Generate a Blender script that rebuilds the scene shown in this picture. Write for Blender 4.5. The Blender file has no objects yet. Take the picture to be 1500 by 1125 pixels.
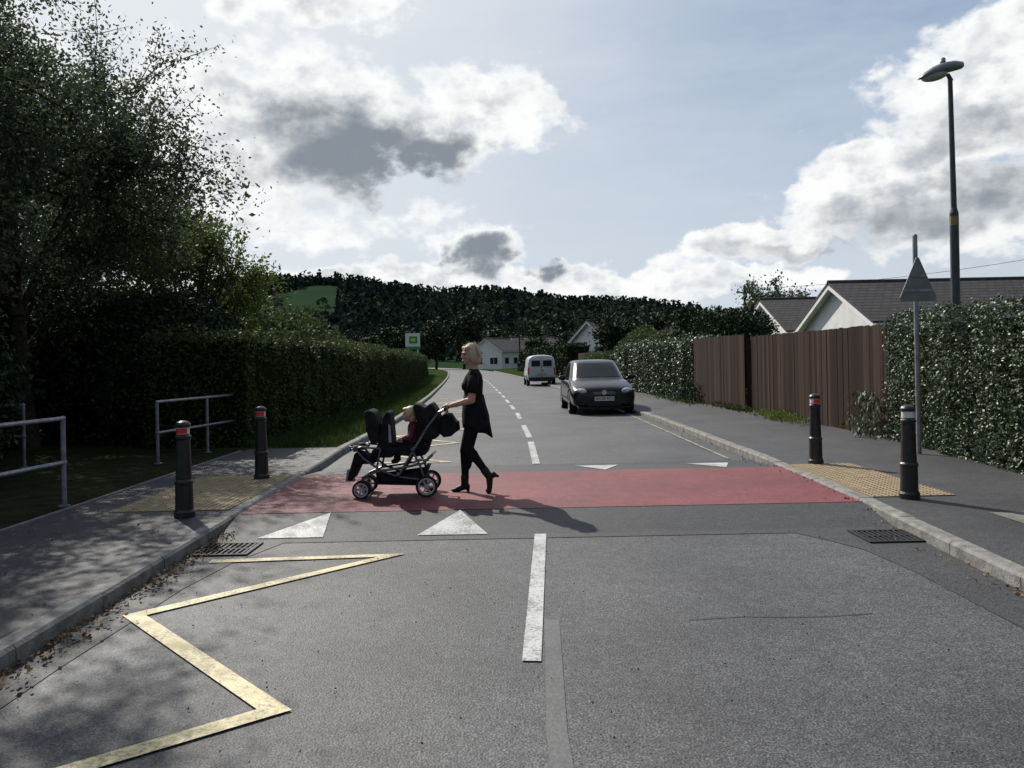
import bpy, bmesh, math, random
import numpy as np
from mathutils import Vector, Matrix
random.seed(7); rng=np.random.default_rng(7)
scene=bpy.context.scene
COL=scene.collection

# ------------------------------------------------------------------ materials
def nodes_of(m):
    m.use_nodes=True
    nt=m.node_tree
    return nt, nt.nodes, nt.links
def M(name,c1,c2=None,scale=6,rough=.8,bump=0,bscale=None,island=False,spec=.3,metal=0,transl=0,detail=5,coat=0,lo=.35,hi=.65,c3=None,stretch=None,p3=.72):
    m=bpy.data.materials.new(name); nt,N,L=nodes_of(m)
    b=N['Principled BSDF']; out=N['Material Output']
    b.inputs['Roughness'].default_value=rough; b.inputs['Metallic'].default_value=metal
    b.inputs['Specular IOR Level'].default_value=spec; b.inputs['Coat Weight'].default_value=coat
    b.inputs['Base Color'].default_value=(*c1,1)
    tc=N.new('ShaderNodeTexCoord'); vec=tc.outputs['Object']
    if stretch:
        mp=N.new('ShaderNodeMapping'); mp.inputs['Scale'].default_value=stretch
        L.new(vec,mp.inputs['Vector']); vec=mp.outputs['Vector']
    if c2:
        r=N.new('ShaderNodeValToRGB'); e=r.color_ramp.elements
        e[0].color=(*c1,1); e[1].color=(*c2,1)
        if island:
            g=N.new('ShaderNodeNewGeometry'); L.new(g.outputs['Random Per Island'],r.inputs['Fac'])
            e[0].position=0; e[1].position=1
            if c3:
                x=r.color_ramp.elements.new(p3); x.color=(*c2,1); r.color_ramp.elements[-1].color=(*c3,1)
        else:
            n=N.new('ShaderNodeTexNoise'); n.inputs['Scale'].default_value=scale; n.inputs['Detail'].default_value=detail
            L.new(vec,n.inputs['Vector']); L.new(n.outputs['Fac'],r.inputs['Fac'])
            e[0].position=lo; e[-1].position=hi
        L.new(r.outputs['Color'],b.inputs['Base Color'])
        if transl:
            t=N.new('ShaderNodeBsdfTranslucent'); L.new(r.outputs['Color'],t.inputs['Color'])
            mx=N.new('ShaderNodeMixShader'); mx.inputs[0].default_value=transl
            L.new(b.outputs[0],mx.inputs[1]); L.new(t.outputs[0],mx.inputs[2]); L.new(mx.outputs[0],out.inputs['Surface'])
    if bump:
        n2=N.new('ShaderNodeTexNoise'); n2.inputs['Scale'].default_value=bscale or scale; n2.inputs['Detail'].default_value=4
        L.new(vec,n2.inputs['Vector'])
        bp=N.new('ShaderNodeBump'); bp.inputs['Strength'].default_value=bump; bp.inputs['Distance'].default_value=.02
        L.new(n2.outputs['Fac'],bp.inputs['Height']); L.new(bp.outputs['Normal'],b.inputs['Normal'])
    return m

def asphalt(name,base,spk=.6,rough=.66,fine=110,patch=.3,spec=.5,tint=(1,1,1.02)):
    m=bpy.data.materials.new(name); nt,N,L=nodes_of(m); b=N['Principled BSDF']
    tc=N.new('ShaderNodeTexCoord')
    n1=N.new('ShaderNodeTexNoise'); n1.inputs['Scale'].default_value=fine; n1.inputs['Detail'].default_value=2
    v=N.new('ShaderNodeTexVoronoi'); v.inputs['Scale'].default_value=fine*.55
    n2=N.new('ShaderNodeTexNoise'); n2.inputs['Scale'].default_value=.55; n2.inputs['Detail'].default_value=6; n2.inputs['Roughness'].default_value=.6
    n3=N.new('ShaderNodeTexNoise'); n3.inputs['Scale'].default_value=7; n3.inputs['Detail'].default_value=5
    for n in (n1,v,n2,n3): L.new(tc.outputs['Object'],n.inputs['Vector'])
    r1=N.new('ShaderNodeMapRange'); r1.inputs[1].default_value=.35; r1.inputs[2].default_value=.75; r1.inputs[3].default_value=1-spk; r1.inputs[4].default_value=1+spk*1.4
    L.new(n1.outputs['Fac'],r1.inputs[0])
    rv=N.new('ShaderNodeMapRange'); rv.inputs[1].default_value=0; rv.inputs[2].default_value=1; rv.inputs[3].default_value=1-spk*.5; rv.inputs[4].default_value=1+spk*.5
    sx=N.new('ShaderNodeSeparateColor'); L.new(v.outputs['Color'],sx.inputs[0]); L.new(sx.outputs[0],rv.inputs[0])
    r2=N.new('ShaderNodeMapRange'); r2.inputs[1].default_value=.3; r2.inputs[2].default_value=.7; r2.inputs[3].default_value=1-patch; r2.inputs[4].default_value=1+patch
    L.new(n2.outputs['Fac'],r2.inputs[0])
    r3=N.new('ShaderNodeMapRange'); r3.inputs[1].default_value=.3; r3.inputs[2].default_value=.7; r3.inputs[3].default_value=.86; r3.inputs[4].default_value=1.14
    L.new(n3.outputs['Fac'],r3.inputs[0])
    def mul(a,c):
        x=N.new('ShaderNodeMath'); x.operation='MULTIPLY'; L.new(a,x.inputs[0]); L.new(c,x.inputs[1]); return x.outputs[0]
    f=mul(mul(r1.outputs[0],rv.outputs[0]),mul(r2.outputs[0],r3.outputs[0]))
    cx=N.new('ShaderNodeVectorMath'); cx.operation='SCALE'; cx.inputs[0].default_value=(base[0]*tint[0],base[1]*tint[1],base[2]*tint[2])
    L.new(f,cx.inputs['Scale']); L.new(cx.outputs[0],b.inputs['Base Color'])
    b.inputs['Roughness'].default_value=rough; b.inputs['Specular IOR Level'].default_value=spec
    bp=N.new('ShaderNodeBump'); bp.inputs['Strength'].default_value=.6; bp.inputs['Distance'].default_value=.010
    L.new(n1.outputs['Fac'],bp.inputs['Height']); L.new(bp.outputs['Normal'],b.inputs['Normal'])
    return m

def paint_mat(name,c,under,wear=.45,rough=.55,scale=45):
    m=bpy.data.materials.new(name); nt,N,L=nodes_of(m); b=N['Principled BSDF']
    tc=N.new('ShaderNodeTexCoord')
    n=N.new('ShaderNodeTexNoise'); n.inputs['Scale'].default_value=scale; n.inputs['Detail'].default_value=6; n.inputs['Roughness'].default_value=.7
    n2=N.new('ShaderNodeTexNoise'); n2.inputs['Scale'].default_value=3; n2.inputs['Detail'].default_value=3
    L.new(tc.outputs['Object'],n.inputs['Vector']); L.new(tc.outputs['Object'],n2.inputs['Vector'])
    a=N.new('ShaderNodeMath'); a.operation='MULTIPLY_ADD'; a.inputs[1].default_value=.5; L.new(n2.outputs['Fac'],a.inputs[0]); 
    s=N.new('ShaderNodeMath'); s.operation='MULTIPLY'; s.inputs[1].default_value=.75; L.new(n.outputs['Fac'],s.inputs[0]); L.new(s.outputs[0],a.inputs[2])
    r=N.new('ShaderNodeValToRGB'); e=r.color_ramp.elements; e[0].position=wear; e[1].position=wear+.16
    e[0].color=(*under,1); e[1].color=(*c,1); L.new(a.outputs[0],r.inputs['Fac']); L.new(r.outputs['Color'],b.inputs['Base Color'])
    b.inputs['Roughness'].default_value=rough
    bp=N.new('ShaderNodeBump'); bp.inputs['Strength'].default_value=.5; bp.inputs['Distance'].default_value=.008
    L.new(n.outputs['Fac'],bp.inputs['Height']); L.new(bp.outputs['Normal'],b.inputs['Normal'])
    return m

road_m=asphalt('road_asphalt',(.072,.072,.073),spk=.75,fine=95,rough=.64,patch=.38)
dark_m=asphalt('new_asphalt',(.042,.042,.044),patch=.2)
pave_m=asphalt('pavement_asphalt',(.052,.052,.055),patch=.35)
pave_shade_m=asphalt('pavement_asphalt_shaded',(.036,.036,.039),patch=.35)  # left pavement: same asphalt, tree shade darkened into its base colour
red_m=asphalt('red_surfacing',(.18,.038,.043),tint=(1,1,1),spk=.4,patch=.3,fine=90)
white_m=paint_mat('white_paint',(.52,.52,.50),(.16,.16,.155),.52)
faint_m=paint_mat('worn_white_paint',(.115,.114,.112),(.076,.076,.076),.56)
yellow_m=paint_mat('yellow_paint',(.66,.56,.30),(.22,.19,.12),.50)
pale_m=paint_mat('pale_yellow_paint',(.42,.38,.26),(.12,.11,.09),.55)
kerb_m=M('kerb_concrete',(.15,.145,.13),(.28,.27,.25),scale=9,rough=.85,bump=.4,bscale=60)
conc_m=M('concrete',(.13,.125,.115),(.20,.19,.175),scale=7,rough=.9,bump=.3,bscale=60)
buff_m=M('buff_tactile',(.24,.185,.11),(.33,.26,.16),scale=9,rough=.8,bump=.3,bscale=80)
soil_m=M('soil',(.026,.024,.017),(.034,.040,.020),scale=4,rough=1,bump=.6,bscale=20,spec=0)
grass_m=M('grass_ground',(.022,.038,.013),(.042,.064,.02),scale=.5,rough=1,bump=.5,bscale=15,spec=0)
blade_m=M('grass_blade',(.03,.055,.014),(.075,.105,.03),island=True,rough=.7,transl=.2,spec=.1)
black_m=M('black_paint',(.012,.012,.013),(.02,.02,.021),scale=20,rough=.38,spec=.5,bump=.1,bscale=30)
blackp_m=M('black_plastic',(.018,.018,.019),(.03,.03,.032),scale=15,rough=.6)
galv_m=M('galvanised_steel',(.20,.21,.22),(.33,.34,.36),scale=12,rough=.5,metal=.5,bump=.1,bscale=30)
redrefl_m=M('red_reflector',(.75,.05,.05),(.6,.03,.03),scale=10,rough=.3)
whiterefl_m=M('white_reflector',(.75,.75,.75),(.6,.6,.6),scale=10,rough=.3)
bark_m=M('bark',(.035,.028,.02),(.07,.055,.04),scale=12,rough=1,bump=.6,bscale=25)
leafT_m=M('tree_leaf',(.034,.056,.036),(.072,.100,.054),island=True,rough=.6,transl=.4,spec=.25,c3=(.105,.125,.06))
leafB_m=M('bush_leaf',(.018,.032,.017),(.042,.062,.028),island=True,rough=.7,spec=.15,c3=(.066,.086,.034))
leafY_m=M('light_leaf',(.07,.10,.02),(.13,.17,.04),island=True,rough=.6,transl=.4,spec=.2)
leafH_m=M('hedge_leaf',(.030,.052,.018),(.070,.100,.032),island=True,rough=.65,spec=.2,transl=.25,c3=(.11,.115,.045))
leafV_m=M('variegated_leaf',(.035,.060,.032),(.09,.125,.065),island=True,rough=.45,spec=.4,c3=(.36,.40,.27),p3=.62)
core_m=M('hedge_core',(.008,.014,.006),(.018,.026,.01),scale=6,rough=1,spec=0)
brown_m=M('fallen_leaf',(.12,.07,.03),(.26,.17,.08),island=True,rough=.8)
wood_m=M('fence_wood',(.024,.014,.011),(.050,.030,.022),island=True,rough=.9,bump=.3,bscale=30,c3=(.070,.046,.036),spec=.15)
render_m=M('white_render',(.62,.62,.60),(.74,.74,.72),scale=2,rough=.9,bump=.2,bscale=60)
barge_m=M('white_board',(.78,.78,.78),(.7,.7,.7),scale=3,rough=.5)
glass_m=M('window_glass',(.010,.012,.014),(.014,.016,.02),scale=2,rough=.08,spec=.16)
tyre_m=M('tyre',(.012,.012,.012),(.022,.022,.022),scale=30,rough=.85)

def roof_mat():
    m=bpy.data.materials.new('roof_tiles'); nt,N,L=nodes_of(m); b=N['Principled BSDF']
    tc=N.new('ShaderNodeTexCoord'); br=N.new('ShaderNodeTexBrick'); sp=N.new('ShaderNodeSeparateXYZ'); cb=N.new('ShaderNodeCombineXYZ')
    L.new(tc.outputs['Object'],sp.inputs[0]); L.new(sp.outputs[0],cb.inputs[0])
    L.new(sp.outputs[2],cb.inputs[1]); L.new(cb.outputs[0],br.inputs['Vector'])
    br.inputs['Color1'].default_value=(.032,.026,.026,1); br.inputs['Color2'].default_value=(.06,.048,.045,1); br.inputs['Mortar'].default_value=(.008,.007,.007,1)
    br.inputs['Scale'].default_value=1; br.inputs['Brick Width'].default_value=.33; br.inputs['Row Height'].default_value=.13; br.inputs['Mortar Size'].default_value=.022
    L.new(br.outputs['Color'],b.inputs['Base Color']); b.inputs['Roughness'].default_value=.75
    bp=N.new('ShaderNodeBump'); bp.inputs['Strength'].default_value=.8; bp.inputs['Distance'].default_value=.03; bp.invert=True
    L.new(br.outputs['Fac'],bp.inputs['Height']); L.new(bp.outputs['Normal'],b.inputs['Normal'])
    return m
roof_m=roof_mat()

# ------------------------------------------------------------------ mesh builder
def empty(name,loc=(0,0,0),rz=0):
    e=bpy.data.objects.new(name,None); e.location=loc; e.rotation_euler=(0,0,rz); e.empty_display_size=.3; COL.objects.link(e); return e
class MB:
    def __init__(s): s.v=[]; s.f=[]; s.m=[]; s.mi=0
    def mat(s,i): s.mi=i; return s
    def add(s,vs,fs):
        o=len(s.v); s.v+= [tuple(x) for x in vs]; s.f+=[tuple(i+o for i in f) for f in fs]; s.m+=[s.mi]*len(fs); return s
    def box(s,c,d,rz=0,mtx=None):
        hx,hy,hz=d[0]/2,d[1]/2,d[2]/2
        vs=[Vector((x,y,z)) for z in(-hz,hz) for y in(-hy,hy) for x in(-hx,hx)]
        R=mtx or Matrix.Rotation(rz,3,'Z')
        vs=[R@v+Vector(c) for v in vs]
        return s.add(vs,[(0,2,3,1),(4,5,7,6),(0,1,5,4),(2,6,7,3),(0,4,6,2),(1,3,7,5)])
    def cyl(s,p0,p1,r0,r1=None,n=12,cap=True):
        r1=r0 if r1 is None else r1
        p0=Vector(p0);p1=Vector(p1); d=(p1-p0); 
        if d.length<1e-6: return s
        d.normalize(); a=d.orthogonal().normalized(); b=d.cross(a)
        vs=[];
        for p,r in((p0,r0),(p1,r1)):
            for i in range(n):
                t=2*math.pi*i/n; vs.append(p+a*math.cos(t)*r+b*math.sin(t)*r)
        fs=[(i,(i+1)%n,n+(i+1)%n,n+i) for i in range(n)]
        if cap: fs+=[tuple(range(n-1,-1,-1)),tuple(range(n,2*n))]
        return s.add(vs,fs)
    def ell(s,c,r,nu=14,nv=9,rz=0,R=None):
        if isinstance(r,(int,float)): r=(r,r,r)
        R=R or Matrix.Rotation(rz,3,'Z'); c=Vector(c)
        vs=[c+R@Vector((0,0,-r[2]))]
        for j in range(1,nv):
            ph=-math.pi/2+math.pi*j/nv
            for i in range(nu):
                t=2*math.pi*i/nu; vs.append(c+R@Vector((r[0]*math.cos(ph)*math.cos(t),r[1]*math.cos(ph)*math.sin(t),r[2]*math.sin(ph))))
        vs.append(c+R@Vector((0,0,r[2])))
        fs=[(0,1+(i+1)%nu,1+i) for i in range(nu)]
        for j in range(nv-2):
            a=1+j*nu;b=a+nu
            fs+=[(a+i,a+(i+1)%nu,b+(i+1)%nu,b+i) for i in range(nu)]
        a=1+(nv-2)*nu; t=len(vs)-1
        fs+=[(a+i,a+(i+1)%nu,t) for i in range(nu)]
        return s.add(vs,fs)
    def cap(s,p0,p1,r0,r1=None,n=12):
        r1=r0 if r1 is None else r1
        s.cyl(p0,p1,r0,r1,n); s.ell(p0,r0,n,8); s.ell(p1,r1,n,8); return s
    def tube(s,pts,r,n=8):
        for a,b in zip(pts[:-1],pts[1:]): s.cyl(a,b,r,r,n)
        for p in pts[1:-1]: s.ell(p,r,n,6)
        return s
    def loft(s,rings,closed=True,caps=True):
        n=len(rings[0]); vs=[p for r in rings for p in r]; fs=[]
        for j in range(len(rings)-1):
            for i in range(n if closed else n-1):
                fs.append((j*n+i,j*n+(i+1)%n,(j+1)*n+(i+1)%n,(j+1)*n+i))
        if caps: fs+=[tuple(range(n-1,-1,-1)),tuple(range((len(rings)-1)*n,len(rings)*n))]
        return s.add(vs,fs)
    def prism_xz(s,poly,y0,y1):
        n=len(poly); vs=[(x,y0,z) for x,z in poly]+[(x,y1,z) for x,z in poly]
        fs=[tuple(range(n)),tuple(range(2*n-1,n-1,-1))]+[(i,n+i,n+(i+1)%n,(i+1)%n) for i in range(n)]
        return s.add(vs,fs)
    def prism_yz(s,poly,x0,x1):
        n=len(poly); vs=[(x0,y,z) for y,z in poly]+[(x1,y,z) for y,z in poly]
        fs=[tuple(range(n)),tuple(range(2*n-1,n-1,-1))]+[(i,n+i,n+(i+1)%n,(i+1)%n) for i in range(n)]
        return s.add(vs,fs)
    def build(s,name,mats,parent=None,smooth=False,bevel=0,sub=0,recalc=True):
        me=bpy.data.meshes.new(name); me.from_pydata(s.v,[],s.f)
        for m in (mats if isinstance(mats,(list,tuple)) else [mats]): me.materials.append(m)
        me.polygons.foreach_set('material_index',s.m)
        if recalc:
            bm=bmesh.new(); bm.from_mesh(me); bmesh.ops.recalc_face_normals(bm,faces=bm.faces); bm.to_mesh(me); bm.free()
        if smooth: me.polygons.foreach_set('use_smooth',[True]*len(me.polygons))
        me.update(); o=bpy.data.objects.new(name,me); COL.objects.link(o)
        if parent: o.parent=parent
        if bevel:
            b=o.modifiers.new('b','BEVEL'); b.width=bevel; b.segments=2; b.limit_method='ANGLE'; b.angle_limit=math.radians(40)
        if sub:
            b=o.modifiers.new('s','SUBSURF'); b.levels=sub; b.render_levels=sub
        return o

def ns(tab,y): return float(np.interp(y,[t[0] for t in tab],[t[1] for t in tab]))
LT=[(-8,-2.4),(0,-2.5),(4,-2.55),(7.4,-2.63),(10,-2.7),(13.4,-2.84),(17,-2.84),(23,-2.98),(34,-3.48),(45,-4.1),(56,-4.75),(70,-5.65),(84,-6.65),(97,-7.7),(111,-8.8),(130,-10.8),(150,-13.5),(175,-18),(210,-27)]
RT=[(-8,2.85),(0,3.0),(4.9,3.14),(7.7,3.32),(11.4,3.42),(18.6,3.38),(23,3.22),(34,2.65),(45,2.05),(56,1.4),(70,.5),(84,-.5),(97,-1.5),(111,-2.6),(130,-4.6),(150,-7.3),(175,-12),(210,-21)]
def Lx(y): return ns(LT,y)
def Rx(y): return ns(RT,y)
def Cx(y): return ns([(0,0),(3.9,.06),(6.9,.21),(11.5,.32),(15.6,.31),(22.8,.11),(34,-.42),(56,-1.68),(84,-3.6),(111,-5.7),(150,-10.4),(210,-24)],y)
def Zt(y): return ns([(0,0),(6.88,0),(7.6,.08),(10.15,.08),(11.2,0),(300,0)],y)
def ribbon(name,ys,fl,fr,fz,mat,nx=2):
    vs=[];fs=[]
    for y in ys:
        a,b=fl(y),fr(y)
        for i in range(nx): vs.append((a+(b-a)*i/(nx-1),y,fz(y)))
    for j in range(len(ys)-1):
        for i in range(nx-1):
            o=j*nx+i; fs.append((o,o+1,o+nx+1,o+nx))
    me=bpy.data.meshes.new(name); me.from_pydata(vs,[],fs); me.materials.append(mat); me.update()
    o=bpy.data.objects.new(name,me); COL.objects.link(o); return o
def yl(a,b,st=2.0,extra=()):
    s=set(np.round(np.arange(a,b,st),3).tolist())|{a,b}|{e for e in extra if a<e<b}
    return sorted(s)
EX=(6.88,7.6,10.15,11.2)

# ------------------------------------------------------------------ ground
g=MB(); g.add([(-2500,-300,-.08),(2500,-300,-.08),(2500,2500,-.08),(-2500,2500,-.08)],[(0,1,2,3)]); g.build('ground',grass_m,recalc=False)
ribbon('road',yl(-8,210,2,EX),lambda y:Lx(y)+.0,lambda y:Rx(y)+.0,Zt,road_m)
ribbon('new_asphalt_band',yl(6.72,11.45,2,EX),lambda y:Lx(y)+.004,lambda y:Rx(y)-.004,lambda y:Zt(y)+.004,dark_m)
ribbon('new_asphalt_strip',[-6,2,4,5.4,6.1,6.45,6.72],lambda y:ns([(-6,2.74),(5.4,2.72),(6.1,2.66),(6.45,2.50),(6.72,2.35)],y),lambda y:Rx(y)-.004,lambda y:.004,dark_m)
ribbon('new_asphalt_strip',[-6,2,4,5.4,6.1,6.45,6.72],lambda y:Lx(y)+.004,lambda y:ns([(-6,-2.25),(4,-2.3),(5.4,-2.25),(6.1,-2.15),(6.72,-1.95)],y),lambda y:.004,dark_m)
ribbon('red_crossing',[7.62,10.12],lambda y:Lx(y)+.01,lambda y:Rx(y)-.01,lambda y:.088,red_m)
PB=[(-8,6.2),(9,6.2),(13,6.6),(24,6.0),(60,4)]
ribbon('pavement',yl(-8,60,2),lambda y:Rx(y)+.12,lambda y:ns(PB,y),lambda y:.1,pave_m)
ribbon('pavement',yl(-8,13.4,2),lambda y:-4.45,lambda y:Lx(y)-.12,lambda y:.1,pave_shade_m)
ribbon('verge',yl(13.4,210,2),lambda y:Lx(y)-30,lambda y:Lx(y)-.12,lambda y:.096,grass_m)
ribbon('soil_bank',yl(-8,13.4,2),lambda y:-40,lambda y:-4.45,lambda y:.092,soil_m)
ribbon('verge',yl(60,210,2),lambda y:Rx(y)+.12,lambda y:Rx(y)+40,lambda y:.09,grass_m)
ribbon('garden',yl(-8,60,2),lambda y:ns(PB,y),lambda y:60,lambda y:.085,grass_m)
ribbon('concrete_patch',[5.6,6.9],lambda y:4.1,lambda y:5.9,lambda y:.105,conc_m)
kb=MB()
for side in(0,1):
    y=-6
    while y<110:
        ln=.915 if y<60 else 5
        f=Lx if side==0 else Rx
        a,b=f(y+.004),f(y+ln-.004)
        w=.125 if side else -.125
        dz=random.uniform(-.004,.004); dx=random.uniform(-.003,.003); a+=dx; b+=dx
        zt=.104+dz
        vs=[(a,y+.004,-.05),(a+w,y+.004,-.05),(a+w,y+.004,zt),(a+.15*w,y+.004,zt),(a,y+.004,zt-.02),
            (b,y+ln-.004,-.05),(b+w,y+ln-.004,-.05),(b+w,y+ln-.004,zt),(b+.15*w,y+ln-.004,zt),(b,y+ln-.004,zt-.02)]
        kb.add(vs,[(0,1,2,3,4),(9,8,7,6,5),(0,5,6,1),(1,6,7,2),(2,7,8,3),(3,8,9,4),(4,9,5,0)])
        y+=ln
kb.build('kerb',kerb_m)
eb=MB()
y=-6
while y<13:
    eb.box((-4.47,y+.45,.09),(.05,.9,.05)); y+=.91
eb.build('pavement_edging',conc_m)

# markings
def poly_line(pts,w,z,mb):
    P=[Vector(p) for p in pts]; n=len(P); L_=[];R_=[]
    for i in range(n):
        if i==0: d=(P[1]-P[0]).normalized(); nn=Vector((-d.y,d.x)); s=1
        elif i==n-1: d=(P[-1]-P[-2]).normalized(); nn=Vector((-d.y,d.x)); s=1
        else:
            d1=(P[i]-P[i-1]).normalized(); d2=(P[i+1]-P[i]).normalized()
            n1=Vector((-d1.y,d1.x)); n2=Vector((-d2.y,d2.x)); nn=(n1+n2).normalized(); s=min(1/max(nn.dot(n1),.3),2.2)
        L_.append(P[i]+nn*w/2*s); R_.append(P[i]-nn*w/2*s)
    for i in range(n-1):
        mb.add([(*R_[i],z),(*R_[i+1],z),(*L_[i+1],z),(*L_[i],z)],[(0,1,2,3)])
zz=MB()
poly_line([(-2.34,6.12),(-.96,6.2),(-2.31,4.82),(-1.06,3.46),(-2.35,2.45),(-1.05,1.2),(-2.3,.1)],.105,.009,zz)
poly_line([(-2.3,11.95),(-1.0,11.9),(-2.4,13.3),(-1.05,14.7),(-2.42,16.2),(-1.05,17.6),(-2.45,19.1),(-1.1,20.6),(-2.5,22.2),(-1.2,23.8),(-2.6,25.4),(-1.4,27),(-2.8,28.7),(-1.6,30.4),(-3.0,32.4)],.10,.009,zz)
zz.build('zigzag_marking',yellow_m)
cm=MB()
cm.add([(.02,3.97,.008),(.115,3.96,.008),(.265,6.86,.008),(.165,6.86,.008)],[(0,1,2,3)])
for (a,b) in [(11.5,14.6),(15.4,18.4)]+[(20.4+i*3.9,20.4+i*3.9+2.3) for i in range(22)]:
    ca,cb_=Cx(a),Cx(b)
    cm.add([(ca-.055,a,.008),(ca+.055,a,.008),(cb_+.055,b,.008),(cb_-.055,b,.008)],[(0,1,2,3)])
cm.build('centre_line',white_m)
fm=MB()
poly_line([(.2,.5),(.15,3.2),(.20,4.6)],.085,.004,fm); fm.build('worn_centre_line',faint_m)
tri=MB()
def tr(x0,x1,xa,yb,ya):
    vs=[(x0,yb,Zt(yb)+.01),(x1,yb,Zt(yb)+.01),(xa,ya,Zt(ya)+.01)]
    if yb>ya: vs=[vs[1],vs[0],vs[2]]
    tri.add(vs,[(0,1,2)])
tr(-2.24,-1.66,-1.75,6.885,7.595); tr(-.85,-.24,-.52,6.885,7.595)
tr(.84,1.46,1.16,11.19,10.16); tr(2.4,3.0,2.7,11.19,10.16)
tri.build('ramp_triangle_marking',white_m,recalc=False)
el=MB(); poly_line([(3.12,11.6),(3.10,16),(3.08,20),(2.9,26)],.05,.009,el); el.build('kerbside_line',pale_m)
sm=MB()
poly_line([(.98,4.55),(1.3,4.59),(1.5,4.565),(1.75,4.56),(2.05,4.6)],.009,.004,sm)
sm.build('road_crack',M('tar',(.03,.03,.031),(.05,.05,.05),scale=20,rough=.6))
def drain(x,y):
    e=empty('drain_grate',(x,y,.004)); a=MB()
    a.box((0,-.2,.008),(.46,.03,.012)).box((0,.2,.008),(.46,.03,.012)).box((-.215,0,.008),(.03,.37,.012)).box((.215,0,.008),(.03,.37,.012))
    for i in range(9): a.box((-.175+i*.044,0,.007),(.02,.37,.009))
    a.box((0,0,.0075),(.4,.02,.011)); a.build('grate',blackp_m,e)
    b=MB(); b.box((0,0,.001),(.4,.37,.002)); b.build('pit',M('pit',(.004,.004,.004),rough=1),e)
drain(3.02,6.5); drain(-2.35,6.5)
def tactile(x0,x1,y0,y1):
    a=MB(); nx=max(1,round((x1-x0)/.4)); ny=round((y1-y0)/.4)
    for i in range(nx):
        for j in range(ny):
            w=(x1-x0)/nx; h=(y1-y0)/ny
            a.box((x0+w*(i+.5),y0+h*(j+.5),.1),(w-.006,h-.006,.02+random.uniform(0,.003)))
            k=6
            for p in range(k):
                for q in range(k):
                    c=(x0+w*(i+(p+.5)/k),y0+h*(j+(q+.5)/k))
                    a.cyl((*c,.109),(*c,.117),.016,.009,6)
    a.build('tactile_paving',buff_m)
tactile(3.47,4.28,7.75,10.15); tactile(-3.95,-2.78,7.75,10.1)

# ------------------------------------------------------------------ leaves
def leafcloud(name,P,S,mat,parent=None,up=None,ratio=.55):
    n=len(P); a=rng.normal(size=(n,3)); 
    if up is not None: a=a*.35+np.array(up)
    a/=np.linalg.norm(a,axis=1)[:,None]
    b=rng.normal(size=(n,3)); b-=a*(a*b).sum(1)[:,None]; b/=np.linalg.norm(b,axis=1)[:,None]
    S=np.asarray(S).reshape(-1,1)*rng.uniform(.6,1.4,(n,1))
    V=np.empty((n,4,3)); V[:,0]=P-a*S*.5; V[:,1]=P+b*S*ratio*.5; V[:,2]=P+a*S*.5; V[:,3]=P-b*S*ratio*.5
    me=bpy.data.meshes.new(name); me.vertices.add(n*4); me.vertices.foreach_set('co',V.astype(np.float32).ravel())
    me.loops.add(n*4); me.loops.foreach_set('vertex_index',np.arange(n*4,dtype=np.int32))
    me.polygons.add(n); me.polygons.foreach_set('loop_start',np.arange(0,n*4,4,dtype=np.int32)); me.polygons.foreach_set('loop_total',np.full(n,4,dtype=np.int32))
    me.materials.append(mat); me.update(calc_edges=True); me.validate()
    o=bpy.data.objects.new(name,me); COL.objects.link(o)
    if parent: o.parent=parent
    return o
def lump(P,sc=1.0,seed=0):
    r=np.random.default_rng(seed); out=np.zeros(len(P))
    for i in range(6):
        k=r.normal(size=3)*sc*(1+i*.5); out+=np.sin(P@k+r.uniform(0,6.28))/(1+i*.4)
    return out/3
def hedge(name,path,width,zt,n,ls,mat,z0=.1,seed=0,rough=.12,lumps=1.6):
    e=empty(name)
    P=np.array(path,float); seg=np.linalg.norm(np.diff(P,axis=0),axis=1); cum=np.r_[0,np.cumsum(seg)]
    def at(t): return np.stack([np.interp(t,cum,P[:,0]),np.interp(t,cum,P[:,1])],1)
    ts=np.linspace(0,cum[-1],max(3,int(cum[-1]/1.0)))
    C=at(ts); s=math.copysign(1,width); w=abs(width)
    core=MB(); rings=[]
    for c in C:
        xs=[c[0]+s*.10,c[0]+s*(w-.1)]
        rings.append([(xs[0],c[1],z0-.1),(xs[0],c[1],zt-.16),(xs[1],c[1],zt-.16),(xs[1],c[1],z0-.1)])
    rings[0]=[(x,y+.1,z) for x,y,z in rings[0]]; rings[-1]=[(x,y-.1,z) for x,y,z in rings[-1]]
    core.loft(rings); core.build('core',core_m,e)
    nf=int(n*.62); nt_=int(n*.26); ne=n-nf-nt_
    t=rng.uniform(0,cum[-1],n); c=at(t)
    Q=np.zeros((n,3)); Q[:,0]=c[:,0]; Q[:,1]=c[:,1]
    Q[:nf,2]=rng.uniform(z0,zt,nf); 
    Q[nf:nf+nt_,2]=zt; Q[nf:nf+nt_,0]+=s*rng.uniform(0,w,nt_)
    en=slice(nf+nt_,n); end=rng.integers(0,2,ne)
    ce=at(np.where(end==0,0,cum[-1]).astype(float)); Q[en,0]=ce[:,0]+s*rng.uniform(0,w,ne); Q[en,1]=ce[:,1]; Q[en,2]=rng.uniform(z0,zt,ne)
    lu=lump(Q,lumps,seed); off=rough*lu+rng.normal(0,.035,n)
    Q[:nf,0]-=s*off[:nf]; Q[nf:nf+nt_,2]+=off[nf:nf+nt_]; 
    Q[en,1]+=np.where(end==0,-1,1)*off[en]
    leafcloud('leaves',Q,ls,mat,e)
    k=int(n*.02); tt=rng.uniform(0,cum[-1],k); cc=at(tt); S=np.stack([cc[:,0]+s*rng.uniform(0,w,k),cc[:,1],zt+np.abs(rng.normal(0,.09,k))],1)
    leafcloud('shoots',S,ls,mat,e)
    return e
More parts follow.
